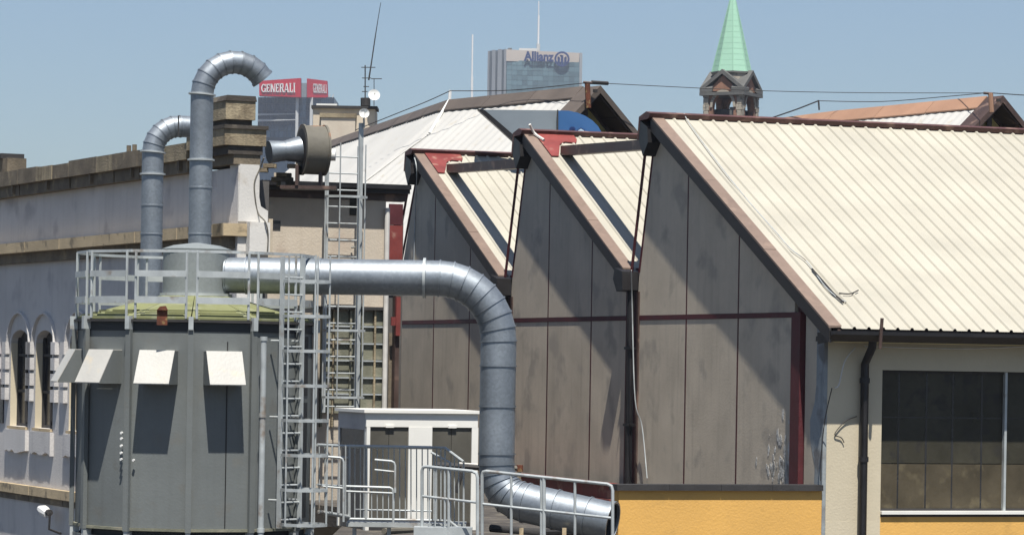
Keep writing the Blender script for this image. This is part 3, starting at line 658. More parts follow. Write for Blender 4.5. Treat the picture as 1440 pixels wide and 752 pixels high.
# tall caged ladder on the rear wall
bx = M.p((-.55, mg(480, 400, -.55)[0], 0)); zlo = at(480, 580, bx.y).z; zhi = at(480, 205, bx.y).z
ld2, LA2 = ladder('caged_ladder', Vector((bx.x, bx.y, 0)), M.d2, -M.d1, zlo, zhi, zlo+.3, .62, .32, .5, 'tall narrow caged ladder rising past the beige wall to the roof', 1.28)
MB().hexa([LA2(.31, -.04, zlo), LA2(.39, -.04, zlo), LA2(.39, .03, zlo), LA2(.31, .03, zlo), LA2(.31, -.04, zhi+.45), LA2(.39, -.04, zhi+.45), LA2(.39, .03, zhi+.45), LA2(.31, .03, zhi+.45)]).obj('support_post', GALVD, ld2)
MB().tube([LA2(-.33, -.02, zlo), LA2(-.33, -.02, zhi+.35)], .03, 8).obj('support_post', GALVD, ld2, smooth=True)
for z in (zlo+1, zlo+3.2): MB().tube([LA2(.35, 0, z), LA2(.35, -.5, z)], .02, 6).obj('wall_bracket', GALVD, ld2)

# standpipe in front of the silo
pp0 = at(371, 474, 47.0); pz = at(371, 760, 47.0)
sp2 = thing('standpipe', Vector((pp0.x, pp0.y, -5)), 'slim grey vertical pipe in front of the silo beside the ladder', 'pipe')
zj = [pp0.z, pp0.z-1.1, pp0.z-2.75, -5]
for z1, z0 in zip(zj[:-1], zj[1:]):
    MB().tube([(pp0.x, pp0.y, z0+.01), (pp0.x, pp0.y, z1)], .044, 14).obj('pipe_length', GALVD, sp2, smooth=True)
for z in zj[:-1]: MB().tube([(pp0.x, pp0.y, z-.05), (pp0.x, pp0.y, z+.01)], .055, 14).obj('pipe_socket', GALVD, sp2, smooth=True)

# ------------------------------------------------------------ ducts
def arc(c, u, v, r, a0, a1, n):
    return [c+u*r*math.cos(a0+(a1-a0)*i/n)+v*r*math.sin(a0+(a1-a0)*i/n) for i in range(n+1)]
def duct(th, joints, radii, m=GALV, n=36, flange=(), open_end=True, lip=.008):
    """each span between two joints is its own tube; small raised seam at every joint"""
    J = [Vector(j) for j in joints]; T = []
    for i in range(len(J)):
        a = (J[i]-J[i-1]).normalized() if i else (J[1]-J[0]).normalized()
        b = (J[i+1]-J[i]).normalized() if i < len(J)-1 else a
        T.append((a+b).normalized())
    u = T[0].orthogonal().normalized(); fr_ = []
    for t in T:
        u = (u-t*u.dot(t)).normalized(); fr_.append((u.copy(), t.cross(u)))
    def ring(i, r, off=0, tt=None):
        return [J[i]+T[i]*off+(fr_[i][0]*math.cos(q)+fr_[i][1]*math.sin(q))*r for q in [2*math.pi*k/n for k in range(n)]]
    for i in range(len(J)-1):
        vs = []; L_ = (J[i+1]-J[i]).length; e = min(.022, L_*.12); rs_ = [(0, radii[i]+lip, 0), (0, radii[i]+lip, e), (0, radii[i], e+.004)]
        for _, r, off in rs_: vs += ring(i, r, off)
        vs += ring(i+1, radii[i+1], 0)
        k = len(vs)//n
        fs = [(a*n+b, a*n+(b+1) % n, (a+1)*n+(b+1) % n, (a+1)*n+b) for a in range(k-1) for b in range(n)]
        mb = MB(); mb.add(vs, fs)
        if i == 0: mb.add(ring(0, radii[0]+lip), [tuple(range(n))])
        o = mb.obj('duct_section', m, th, smooth=True)
    if open_end:
        i = len(J)-1; mb = MB(); vs = ring(i, radii[i]+lip*1.5, .01)+ring(i, radii[i]+lip*1.5, -.03)+ring(i, radii[i]-.012, -.03)+ring(i, radii[i]-.012, .01)
        mb.add(vs, [(a*n+b, a*n+(b+1) % n, ((a+1) % 4)*n+(b+1) % n, ((a+1) % 4)*n+b) for a in range(4) for b in range(n)]); mb.obj('mouth_rim', m, th, smooth=True)
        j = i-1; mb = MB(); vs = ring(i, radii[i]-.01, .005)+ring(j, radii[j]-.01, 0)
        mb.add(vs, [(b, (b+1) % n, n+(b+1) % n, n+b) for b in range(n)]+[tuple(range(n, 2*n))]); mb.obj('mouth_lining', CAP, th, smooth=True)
    for i, w_ in flange:
        mb = MB(); r = radii[i]; vs = ring(i, r+.004, -w_)+ring(i, r+.035, -w_)+ring(i, r+.035, w_)+ring(i, r+.004, w_)
        mb.add(vs, [(a*n+b, a*n+(b+1) % n, ((a+1) % 4)*n+(b+1) % n, ((a+1) % 4)*n+b) for a in range(4) for b in range(n)]); mb.obj('flange', GALVD, th, smooth=True)
Xv, Zv = Vector((1, 0, 0)), Vector((0, 0, 1))
YD = 48.4
A0 = at(318, 384, YD+.05); A1 = at(612, 395, YD-.0); V0 = at(701, 480, YD); V1 = at(699, 655, YD)
zA = (A0.z+A1.z)/2; A0.z = A1.z = at(470, 389, YD).z
bx0 = V0.x; rB = .90
hx = bx0-rB
main = thing('exhaust_duct', Vector((bx0, YD, -2.72)), 'large galvanised duct running from silo drum, bending down to an open mouth', 'duct')
pts = [Vector((CX+DR*.9, YD+.15, A0.z)), Vector((CX+DR+.25, YD+.12, A0.z)), Vector((CX+DR+1.35, YD+.06, A0.z)), Vector((at(597, 390, YD).x, YD, A0.z))]
el = arc(Vector((hx, YD, A0.z-rB)), Zv, Xv, rB, 0, math.pi/2, 8)
pts += el
zE = V1.z
for y in (513, 570, 637): pts.append(Vector((bx0, YD, at(700, y, YD).z)))
pts.append(Vector((bx0, YD, at(700, 652, YD).z)))
mouth = at(861, 734, 47.8); dirn = (mouth-Vector((bx0, YD, at(700, 697, YD).z))).normalized()
c_in = Vector((bx0, YD, at(700, 697, YD).z))
tA = Vector((bx0, YD, at(700, 652, YD).z)); tB = c_in+dirn*(tA-c_in).length
for i in range(1, 6):
    u_ = i/6; pts.append(tA*(1-u_)**2+c_in*2*u_*(1-u_)+tB*u_*u_)
pts.append(tB); q = (mouth-tB)
pts += [tB+q*.35, tB+q*.72, mouth]
rad_ = [.265]*len(pts)
for i in range(len(pts)-9, len(pts)): rad_[i] = .265+.028*min(1, (i-len(pts)+9)/5)
duct(main, pts, rad_, flange=((3, .02),), lip=.014)
for xx in (745, 805):
    c_ = at(xx, 0, 48); 
    MB().box(c_.x-.03, c_.x+.03, 47.7, 47.75, -2.72, at(xx, 742, 47.7).z).obj('support_foot', LEDGE, main)
# rusty valve and stubs to the right of the vertical duct
vv = thing('rusty_valve', at(733, 664, 49.2), 'small rusty valve beside the lower bend of the big duct', 'valve')
c_ = at(731, 658, 49.2)
MB().tube([c_-Xv*.14, c_+Xv*.02], .035, 8).obj('stub', RUST, vv, smooth=True)
MB().tube([c_-Zv*.05, c_+Zv*.05], .05, 8).obj('valve_body', ORUST, vv, smooth=True)
MB().box(c_.x-.06, c_.x+.02, c_.y-.03, c_.y+.03, c_.z-.2, c_.z-.06).obj('bracket', STONE, vv)

# goosenecks
def gooseneck(name, label, x, ybot, ytop, ex, Y, r, rb, a_end, seams, tail=None):
    zb, zt = at(x, ybot, Y).z, at(x, ytop, Y).z; X0 = at(x, (ybot+ytop)/2, Y).x
    th = thing(name, Vector((X0, Y, zb)), label, 'duct', 'upright exhaust goosenecks behind the silo')
    p = [Vector((X0, Y, zb))]+[Vector((X0, Y, at(x, s, Y).z)) for s in seams]+[Vector((X0, Y, zt))]
    hv = Vector((1, .34, 0)).normalized(); c = Vector((X0, Y, zt))+hv*rb; n_ = max(6, int(abs(a_end)/15))
    p += arc(c, -hv, Zv, rb, 0, math.radians(a_end), n_)[1:]
    if tail: p += [p[-1]+tail]
    duct(th, p, [r]*len(p), flange=((len(seams), .012), (len(seams)+1, .012)), open_end=True, lip=.009); return th, p
g1, gp = gooseneck('gooseneck_duct', 'tall galvanised gooseneck duct hooking over above the silo roof', 281.5, 470, 133, 0, 51.0, .178, .525, 147, (330, 265, 225))
g2, gp2 = gooseneck('gooseneck_duct', 'shorter galvanised gooseneck duct bending right behind the taller one', 213, 470, 214, 0, 54.0, .178, .44, 90, (330, 290, 245), tail=Vector((.33, .12, -.0)))
bt = MB().tube([at(251, 163, 53.6), at(251, 190, 53.6)], .012, 6); tag(bt.obj('duct_stay', CAP, smooth=True), 'thin dark stay rod on the bend of the shorter gooseneck', 'rod')

# ------------------------------------------------------------ roof fan with cone
YF = 61.5
fc = at(437, 211, YF); ax = Vector((-.95, -.31, 0)).normalized()
fan = thing('roof_fan', Vector((fc.x, fc.y, at(437, 258, YF).z)), 'rusty drum shaped roof fan fed by a shiny cone duct', 'fan')
RF = .46
MB().tube([fc+ax*.16, fc-ax*.26], RF, 40).obj('fan_housing', RUST, fan, smooth=True)
mb = MB()
for o_ in (.16, -.26): mb.tube([fc+ax*(o_-.02), fc+ax*(o_+.02)], RF+.02, 40)
mb.obj('housing_rim', RUST, fan, smooth=True)
MB().tube([fc+ax*.185, fc+ax*.15], RF*.86, 36).obj('housing_face', CAP, fan, smooth=True)
c1 = fc+ax*.22; c2 = at(378, 214, YF-.3)
mid = c1.lerp(c2, .5)
MB().tube([c1, mid, c2], [.25, .185, .215], 28).obj('cone_duct', GALV, fan, smooth=True)
MB().tube([mid-ax*.012, mid+ax*.012], .195, 28).obj('cone_seam', GALV, fan, smooth=True)
for dx in (-.25, .2):
    q = fc+ax*(-dx); MB().box(q.x-.03, q.x+.03, q.y-.2, q.y+.2, at(437, 262, YF).z, fc.z-.3).obj('fan_leg', DARKBR, fan)
MB().box(fc.x-.55, fc.x+.5, fc.y-.25, fc.y+.25, at(437, 262, YF).z-.06, at(437, 262, YF).z).obj('fan_base', DARKBR, fan)
q = at(463, 218, YF); MB().tube([q-Xv*.16, q+Xv*.12], .11, 16).obj('motor', DISHM, fan, smooth=True)
# rubble lump by the fan
q = at(392, 243, 61.8); random.seed(5); hp = thing('brick_heap', Vector((q.x, q.y, q.z-.25)), 'heap of pale broken bricks below the shiny cone duct', 'rubble')
bm_ = MB().box(-.14, .14, -.06, .06, 0, .08)
for i in range(16):
    x, z = random.uniform(-.32, .3), (i % 5)*.085
    o = MB().box(q.x+x-.1, q.x+x+.1, q.y-.12+random.uniform(-.05, .05), q.y+.12, q.z-.25+z, q.z-.25+z+.075).obj('brick', [STONE, STUCCO2, STONED][i % 3], hp)

# ------------------------------------------------------------ roof chimney with dishes and aerials
YCn = 112; SC = YCn/67
chs = thing('roof_chimney', at(486, 200, YCn), 'wide beige rendered chimney stack with dark slab behind the fan', 'chimney')
a0, a1 = at(438, 150, YCn).x, at(530, 150, YCn).x
MB().box(a0+.06, a1-.06, YCn, YCn+2, 2.5, at(480, 153, YCn).z).obj('stack', CONC, chs)
MB().box(at(452, 160, YCn).x, at(500, 160, YCn).x, YCn-.15, YCn-.002, 2.5, at(480, 163, YCn).z).obj('rendered_face', STUCCO2, chs)
MB().box(at(450, 160, YCn).x, at(502, 160, YCn).x, YCn-.2, YCn-.003, at(480, 166, YCn).z, at(480, 160, YCn).z).obj('face_coping', STONE, chs)
MB().box(a0, a1+.02, YCn-.1, YCn+1.3, at(480, 153, YCn).z+.001, at(480, 149, YCn).z).obj('cap_slab', CAP, chs)
MB().box(at(447, 0, YCn).x, at(476, 0, YCn).x, YCn+.1, YCn+.9, at(480, 149, YCn).z+.001, at(480, 146, YCn).z).obj('white_slab', WHITEP, chs)
MB().tube([at(514, 149, YCn+.3), at(514, 138, YCn+.3)], .17, 10).obj('flue_pot', CAP, chs, smooth=True)
def dish(px, py, Y, r, label, foot, group='white satellite dishes on the chimney'):
    c = at(px, py, Y); th = thing('satellite_dish', c-Zv*.15, label, 'satellite dish', group)
    d_ = Vector((.15, -.93, .35)).normalized(); n = 24; rr = [0.001, .35*r, .7*r, r, r*1.0, .7*r, .001]; of = [-.03, -.026, -.01, .03, .02, -.02, -.045]
    MB().tube([c+d_*o for o in of], rr, n).obj('reflector', DISHM, th, smooth=True) if False else None
    u = d_.orthogonal().normalized(); v = d_.cross(u); vs = []
    for a_, o in zip(rr, of): vs += [c+d_*o+(u*math.cos(2*math.pi*j/n)+v*math.sin(2*math.pi*j/n))*a_ for j in range(n)]
    MB().add(vs, [(i*n+j, i*n+(j+1) % n, (i+1)*n+(j+1) % n, (i+1)*n+j) for i in range(6) for j in range(n)]).obj('reflector', DISHM, th, smooth=True)
    MB().tube([c-d_*.05, at(foot[0], foot[1], Y+.1)], .018, 6).obj('mount_arm', GALVD, th, smooth=True)
    MB().tube([c-Zv*r*.9, c+d_*.22-Zv*.05], .006, 6).obj('feed_arm', GALVD, th); MB().tube([c+d_*.22-Zv*.07, c+d_*.22-Zv*.02], .018, 8).obj('receiver', GALVD, th)
dish(526, 134, YCn-.3, .205, 'larger white satellite dish on the right end of the chimney', (526, 149))
dish(512, 160, 63.0, .10, 'smaller white satellite dish on top of the tall ladder post', (512, 180))
ae = thing('tv_aerial', at(514, 149, YCn+.2), 'short television aerial mast with cross elements on the chimney', 'antenna')
P_ = lambda x, y: at(x, y, YCn+.2)
MB().tube([P_(513.5, 149), P_(513.5, 92)], .022, 6).obj('mast', CAP, ae)
for (x0, x1, y) in ((508, 528, 95), (509, 522, 110), (511, 519, 122), (509, 517, 129), (522, 537, 111)): MB().tube([P_(x0, y), P_(x1, y)], .015, 6).obj('element', CAP, ae)
MB().tube([P_(526, 111), P_(526, 128)], .013, 6).obj('element', CAP, ae)
wh = thing('whip_antenna', P_(519, 112), 'very tall thin leaning whip antenna above the chimney', 'antenna')
MB().tube([P_(518.5, 113), P_(523, 84), P_(528, 50)], [.03, .022, .02], 6).obj('lower_mast', CAP, wh)
MB().tube([P_(528, 50), P_(531.5, 28), P_(535.5, 4)], [.018, .013, .01], 6).obj('whip', CAP, wh)

# ------------------------------------------------------------ shed with white roof, and its twin
def shed(name, label, pts, capm, zdrop, wide, capw, ov, pit=.35, poles=(), steep=.9):
    """pts: ridge points near gable -> far ; front slope to the left, back slope to the right"""
    P = [Vector(p) for p in pts]; zr_ = sum(p.z for p in P)/len(P)
    for p in P: p.z = zr_-.1
    th = thing(name, Vector((P[0].x, P[0].y, -3)), label, 'shed', 'pale roofed sheds behind the sawtooth hall')
    dirs = [(P[i+1]-P[i]).normalized() for i in range(len(P)-1)]
    def outv(d): v = Vector((-d.y, d.x, 0)); return v if v.x < 0 else -v
    fo = [outv(d) for d in dirs]
    sv_ = [fo[0]]+[((fo[i]+fo[i+1]).normalized()/((fo[i]+fo[i+1]).normalized().dot(fo[i]))) for i in range(len(fo)-1)]+[fo[-1]]
    dn = steep
    for side, nm in ((1, 'front'), (-1, 'back')):
        for i in range(len(P)-1):
            a, b = P[i], P[i+1]; oa, ob = sv_[i]*side, sv_[i+1]*side
            Lr = (b-a).length; nr = max(2, int(Lr/pit)); ch = 8
            q = 0
            while q < nr:
                q1 = min(q+ch, nr); vs = []
                for k in range(q, q1+1):
                    for sub, h in ((0, 0), (.5, .025)):
                        if k == q1 and sub: continue
                        u_ = (k+sub)/nr
                        pa = a.lerp(b, u_)+Zv*h; pe = a.lerp(b, u_)+oa.lerp(ob, u_)*wide-Zv*(dn*wide)+Zv*h
                        vs += [pa, pe]
                m = len(vs)//2
                MB().add(vs, [(2*j, 2*j+2, 2*j+3, 2*j+1) for j in range(m-1)]).obj('roof_sheet', WHITE_ROOF, th, smooth=False)
                q = q1
            # cap strips on this side
            nc = max(1, int(round(Lr/2.2)))
            for k in range(nc):
                u0, u1 = k/nc, (k+1)/nc-.003
                pa, pb = a.lerp(b, u0), a.lerp(b, u1); qa, qb = oa.lerp(ob, u0), oa.lerp(ob, u1)
                e = capw+.012*(k % 2)
                pts_ = [pa+Zv*.12, pb+Zv*.12, pb+qb*e+Zv*(.09-dn*e), pa+qa*e+Zv*(.09-dn*e)]
                MB().hexa(pts_+[p-Zv*.035 for p in pts_]).obj('ridge_sheet', capm, th)
            eav = [p-Zv*(dn*(wide-.05)+.1)+o*(wide-.05) for p, o in ((a, oa), (b, ob))]
            eav2 = [p-Zv*.06-Zv*.1 for p in (a, b)]
            MB().hexa([eav2[0], eav2[1], eav[1], eav[0]]+[p-Zv*.1 for p in (eav2[0], eav2[1], eav[1], eav[0])]).obj('roof_underlay', DARKBR, th)
    # gable: barges with overhang, ochre infill
    g = P[0]; d = dirs[0]; o = fo[0]
    for side in (1, -1):
        a = g-d*ov; e = a+o*side*wide-Zv*dn*wide
        MB().hexa([a+Zv*.09, e+Zv*.09, e+d*(ov+.02)+Zv*.09, a+d*(ov+.02)+Zv*.09, a-Zv*.10, e-Zv*.10, e+d*(ov+.02)-Zv*.10, a+d*(ov+.02)-Zv*.10]).obj('barge_board', SLATE if capm is SLATE else DARKBR, th)
        # soffit boards
        for k in range(int(wide/.6)):
            w0, w1 = k*.6, (k+1)*.6-.03
            f = lambda w_, dd, z: g-d*(ov-.05)+d*dd+o*side*w_-Zv*(dn*w_+z)
            MB().hexa([f(w0, 0, .13), f(w1, 0, .13), f(w1, ov, .13), f(w0, ov, .13), f(w0, 0, .16), f(w1, 0, .16), f(w1, ov, .16), f(w0, ov, .16)]).obj('soffit_board', DARKBR, th)
    wv = wide-.3
    tri = [g-Zv*.3, g+o*wv-Zv*(dn*wv+.3), g+o*wv-Zv*(dn*wv+3), g-o*wv-Zv*(dn*wv+3), g-o*wv-Zv*(dn*wv+.3)]
    MB().add(tri+[t_+d*.2 for t_ in tri], [(0, 1, 2, 3, 4), (9, 8, 7, 6, 5)]+[(i, (i+1) % 5, 5+(i+1) % 5, 5+i) for i in range(5)]).obj('gable_wall', OCHRE, th)
    q = g-d*.12; MB().box(q.x-.06, q.x+.06, q.y-.06, q.y+.06, q.z-3, q.z-.25).obj('king_post', DARKBR, th)
    q = g-d*.14; qa = q+o*1.0-Zv*(dn*1.0+.28); qb = q-o*1.0-Zv*(dn+.28); MB().tube([qa, qb], .06, 4).obj('collar_tie', DARKBR, th)
    return th, P, dirs, fo
S1, P1, D1, O1 = shed('gabled_shed', 'white roofed shed with dark brown ridge cap behind the left gables', [at(820, 122, 84), at(630, 142, 89), at(436, 208, 110)], SLATE, 0, 8.5, .31, .75)
S2, P2, D2, O2 = shed('gabled_shed', 'white roofed shed with wide terracotta ridge cap behind the big cream roof', [at(1388, 138, 90), at(1175, 154, 96), at(1088, 169, 99.5)], TERRA, 0, 8.0, .34, .7)
# stays, poles
def on_shed(px, py, P, D, O, i, up=.1, dn=.9):
    n_ = D[i].cross(O[i]-Zv*dn).normalized(); r = ray(px, py); return r*((P[i].dot(n_)+0)/r.dot(n_))+Zv*up
sr = MB().tube([on_shed(631, 146, P1, D1, O1, 0, .08), on_shed(604, 190, P1, D1, O1, 0, .05)], .04, 6).tube([at(633, 127, 89), at(632, 143, 89)], .045, 6); tag(sr.obj('ridge_pole', DISHM, smooth=True), 'white pole lying down the white roof from its ridge bend', 'pole')
cable('roof_cable', [on_shed(604, 190, P1, D1, O1, 0, .04), on_shed(560, 222, P1, D1, O1, 0, .04), on_shed(515, 256, P1, D1, O1, 0, .04)], .014, WHITEC, 'pale cable running down the white roof from the white pole')
def pole(x, y0, y1, Y, m_, label, arm):
    th = thing('gable_pole', at(x, y1, Y), label, 'pole', 'poles on the shed gables')
    MB().tube([at(x+1.5, y1, Y), at(x, y0, Y)], .07, 8).obj('post', m_, th, smooth=True)
    MB().tube([at(arm[0], arm[2], Y), at(arm[1], arm[2]+1, Y)], .035, 6).obj('cross_arm', DARKBR, th)
    q = at(x+11, y0+10, Y); MB().tube([q-Zv*.04, q+Zv*.04], .06, 8).obj('insulator', CAP, th)
pole(826, 118, 152, 83.0, ORUST, 'short rusty pole on the peak of the brown capped shed', (820, 833, 116))
pole(1393, 131, 158, 88.5, TERRA, 'short terracotta pole on the peak of the orange capped shed', (1383, 1395, 131))
MB2 = MB().tube([at(832, 116, 83), at(855, 117.5, 83.2)], .05, 6); tag(MB2.obj('cable_clamp', CAP), 'dark cable tensioner just right of the rusty gable pole', 'clamp')
cable('overhead_cable', [at(833, 116.5, 83), at(940, 122, 84), at(1060, 127.5, 85.5), at(1200, 130.5, 87), at(1385, 131, 88.5)], .009, CAP, 'long overhead cable crossing in front of the church tower')
cable('overhead_cable', [at(1395, 131, 88.5), at(1440, 134, 87), at(1500, 137, 85)], .013, CAP, 'overhead cable leaving the orange capped shed towards the right edge')
cable('overhead_cable', [at(1085, 166, 100), at(1120, 154, 98), at(1151, 142, 96)], .02, CAP, 'short cable rising to the small stay on the terracotta ridge')
cable('overhead_cable', [at(1151, 142, 96), at(1240, 143, 95), at(1330, 136, 92), at(1385, 131, 88.5)], .011, CAP, 'fine cable stretched just above the terracotta ridge')
tag(MB().tube([at(1151, 141, 96), at(1152, 155, 96)], .025, 6).obj('ridge_stay', CAP), 'tiny dark stay post on the bend of the terracotta ridge', 'post')
cable('overhead_cable', [at(633, 128, 87), at(600, 143, 87.5), at(560, 159, 88), at(500, 183, 90)], .012, CAP, 'cable running down left from the white pole along the brown ridge')
cable('overhead_cable', [at(633, 128, 87), at(720, 127, 86), at(822, 117, 83)], .011, CAP, 'fine cable between the white pole and the rusty gable pole')

# ------------------------------------------------------------ grey and blue vaulted housing
YV = 76.5
vh = thing('vaulted_housing', at(760, 195, YV), 'grey panel housing with blue quarter round end behind the middle gable', 'housing')
f = lambda x, y, dy=0: at(x, y, YV+dy)
def slab(poly, th_, name, m_, parent, base=YV):
    n = len(poly); v = [at(x, y, base) for x, y in poly]; v += [p+Vector((0, th_, 0)) for p in v]
    return MB().add(v, [tuple(range(n)), tuple(range(2*n-1, n-1, -1))]+[(i, (i+1) % n, n+(i+1) % n, n+i) for i in range(n)]).obj(name, m_, parent)
slab([(681, 154.3), (783.5, 155.5), (783.5, 200), (734, 200)], .5, 'grey_panel', GREYP, vh)
slab([(671, 153.5), (680, 154), (735, 201), (724, 201)], .55, 'dark_edge', BLACK, vh, YV-.1)
slab([(784.5, 155.5), (800, 155.9), (812, 158.6), (823, 163), (833, 169.5), (841, 177.5), (846.5, 187), (848.5, 200), (784.5, 200)], 1.2, 'blue_end', BLUE, vh, YV-.05)
slab([(783.4, 154.5), (785.2, 154.5), (785.2, 201), (783.4, 201)], .1, 'corner_trim', CAP, vh, YV-.12)
def hexa_(cx, cy, r, base, name, m_): slab([(cx+r*math.sin(math.radians(60*k)), cy-r*math.cos(math.radians(60*k))) for k in range(6)], .02, name, m_, vh, base)
hexa_(817, 186, 6.3, YV-.08, 'badge_border', NAVY); hexa_(817, 186, 4.8, YV-.11, 'badge', SKYB)
slab([(800.5, 188), (800.5, 181), (803, 178.5), (807, 178.5), (809.5, 181), (808.5, 184), (806, 182), (804, 183), (804, 188)], .02, 'badge_figure', NAVY, vh, YV-.09)
slab([(831, 190), (831, 187), (833.5, 187), (833.5, 190)], .02, 'badge_mark', NAVY, vh, YV-.09)

# ------------------------------------------------------------ white booth
BO = at(515, 600, 52.5); B = Fr(Vector((BO.x, BO.y, 0)), (-1660, 4600))
bw = lambda x, y, t=0: B.w(x, y, t)
zbt, zbb = bw(515, 580)[1], -2.72; sR = bw(672, 600)[0]; TD = 1.55
bo = thing('booth', B.p((0, 0, zbb)), 'white framed booth with smoked glass panels behind the railings', 'booth')
MB(B).box(-.05, TD+.05, -.05, sR+.04, zbt+.001, zbt+.05).obj('roof_panel', WHITEP, bo)
zt_h = bw(560, 600)[1]
fr2 = MB(B)
fr2.box(0, .06, .0, sR, zt_h, zbt)          # front header
fr2.obj('front_header', WHITEP, bo)
for x0, x1 in ((515, 520), (663, 672)):
    a, b = bw(x0, 650)[0], bw(x1, 650)[0]; MB(B).box(.001, .06, a, b, zbb, zt_h-.001).obj('corner_post', WHITEP, bo)
a, b = bw(574, 650)[0], bw(607, 650)[0]; MB(B).box(-.01, .05, a, b, zbb, zt_h-.001).obj('white_door', WHITEP, bo)
for x0, x1 in ((520, 574), (607, 663)):
    a, b = bw(x0, 650)[0], bw(x1, 650)[0]
    MB(B).box(.03, .05, a+.004, (a+b)/2-.004, zbb+.12, zt_h-.005).obj('glass_panel', BOOTHG, bo); MB(B).box(.03, .05, (a+b)/2+.004, b-.004, zbb+.12, zt_h-.005).obj('glass_panel', BOOTHG, bo)
    MB(B).box(.02, .06, a+.002, b-.002, zbb, zbb+.115).obj('kick_panel', CAP, bo)
    MB(B).box(-.02, .0, (a+b)/2-.07, (a+b)/2+.07, zt_h-.01, zt_h+.03).obj('latch_plate', WHITEP, bo)
zs_ = bw(500, 604)[1]
MB(B).box(.061, TD, .0, .05, zs_, zbt).obj('side_header', STUCCO, bo)  # greyer than the front header, shade of this side put in its colour
MB(B).box(TD-.07, TD, .002, .05, zbb, zs_-.001).obj('corner_post', WHITEP, bo)
MB(B).box(.12, TD-.075, .02, .04, zbb, zs_-.001).obj('side_glass', GLASSK, bo)
MB(B).box(.061, .118, .003, .05, zbb, zs_-.001).obj('side_post', GALVD, bo)
MB(B).box(TD-.05, TD, .052, sR, zbb, zbt).obj('rear_panel', WHITEP, bo); MB(B).box(.062, TD-.052, sR-.05, sR, zbb, zbt).obj('side_panel', WHITEP, bo)

# ------------------------------------------------------------ walkway platform and railings
def rod(th, a, b, r=.02, name='rail', m_=GALVD): return MB().tube([a, b], r, 8).obj(name, m_, th, smooth=True)
YR = 49.6
pf = thing('walkway', at(570, 738, YR), 'narrow steel walkway platform in front of the white booth', 'walkway')
a, b = at(487, 732, YR), at(655, 737, YR)
MB().box(a.x, b.x, YR, YR+.8, at(570, 741, YR).z, at(570, 735, YR).z).obj('platform_edge', GALVD, pf)
for k in range(4): x_ = a.x+.12+k*(b.x-a.x-.24)/3; MB().box(x_-.03, x_+.03, YR+.1, YR+.16, -2.74, at(570, 741, YR).z-.001).obj('platform_leg', GALVD, pf)
ra = thing('guard_railing', at(570, 734, YR), 'galvanised balustrade with close vertical bars on the walkway', 'railing', 'steel railings in front of the booth')
rod(ra, at(490, 627, YR), at(607, 629, YR), .026, 'top_rail'); 
rod(ra, at(490, 729, YR), at(607, 731, YR), .02, 'bottom_rail')
rod(ra, at(500, 716, YR+.7), at(607, 718, YR+.7), .014, 'mid_rail')
x = 491.0; i = 0
while x < 608:
    big = i == 0 or abs(x-513) < 3
    rod(ra, at(x, 627.3+.015*(x-490), YR), at(x, 730, YR), .024 if big else .009, 'post' if big else 'baluster'); x += 7.9; i += 1
rc = thing('guard_railing', at(630, 734, YR-.3), 'cranked stair railing stepping down at the right of the walkway', 'railing', 'steel railings in front of the booth')
cr = [at(607, 629, YR), at(626, 629.5, YR-.2), at(652, 649, YR-.8)]
MB().tube(cr, .022, 8).obj('top_rail', GALVD, rc, smooth=True)
MB().tube([at(607, 636, YR+.4), at(633, 650, YR+.1), at(633, 735, YR+.1)], .02, 8).obj('inner_rail', GALVD, rc, smooth=True)
for x, y0, y1 in ((614, 630, 731), (620, 630, 731), (626, 630, 732), (639, 639.5, 742), (652, 649, 746), (610, 638, 731), (645, 644.5, 744)):
    rod(rc, at(x, y0, YR-.2), at(x, y1, YR-.2), .015 if x in (626, 652) else .010, 'post' if x in (626, 652) else 'baluster')
rod(rc, at(607, 731, YR), at(632, 732, YR-.1), .02, 'bottom_rail'); rod(rc, at(632, 732, YR-.1), at(655, 750, YR-.8), .02, 'bottom_rail')
# left return of the railing towards the ladder
rd = thing('guard_railing', at(465, 734, YR-.6), 'short railing joining the silo ladder to the walkway balustrade', 'railing', 'steel railings in front of the booth')
rod(rd, at(446, 625, YR-.9), at(490, 627, YR), .022, 'top_rail'); rod(rd, at(446, 681, YR-.9), at(490, 683.5, YR), .016, 'mid_rail'); rod(rd, at(448, 641, YR-.9), at(490, 643, YR), .014, 'mid_rail'); rod(rd, at(448, 719, YR-.9), at(490, 726, YR), .03, 'toe_rail')
for x in (449, 457, 467, 477, 486): rod(rd, at(x, 626, YR-.6), at(x, 722, YR-.6), .011, 'baluster')
def hoopgate(label, x0, x1, y0, y1, Y, mid):
    th = thing('handrail_loop', at((x0+x1)/2, y1, Y), label, 'handrail', 'looped handrails on the walkway')
    c = 5; path = [at(x0, y0, Y), at(x1-c, y0+2, Y), at(x1-1.5, y0+4, Y), at(x1, y0+c+3, Y), at(x1, y1, Y)]
    MB().tube(path, .018, 8).obj('loop', GALVD, th, smooth=True); rod(th, at(x0, mid, Y), at(x1, mid+3, Y), .015, 'mid_rail')
hoopgate('left looped handrail ending near the booth corner', 452, 483, 641, 733, YR-1.0, 683)
hoopgate('right looped handrail in front of the middle of the booth', 527, 555.5, 646, 692, YR-.5, 660)
hoopgate('low looped handrail crossing in front of the booth glass', 484, 553, 683, 735, YR-.45, 690)
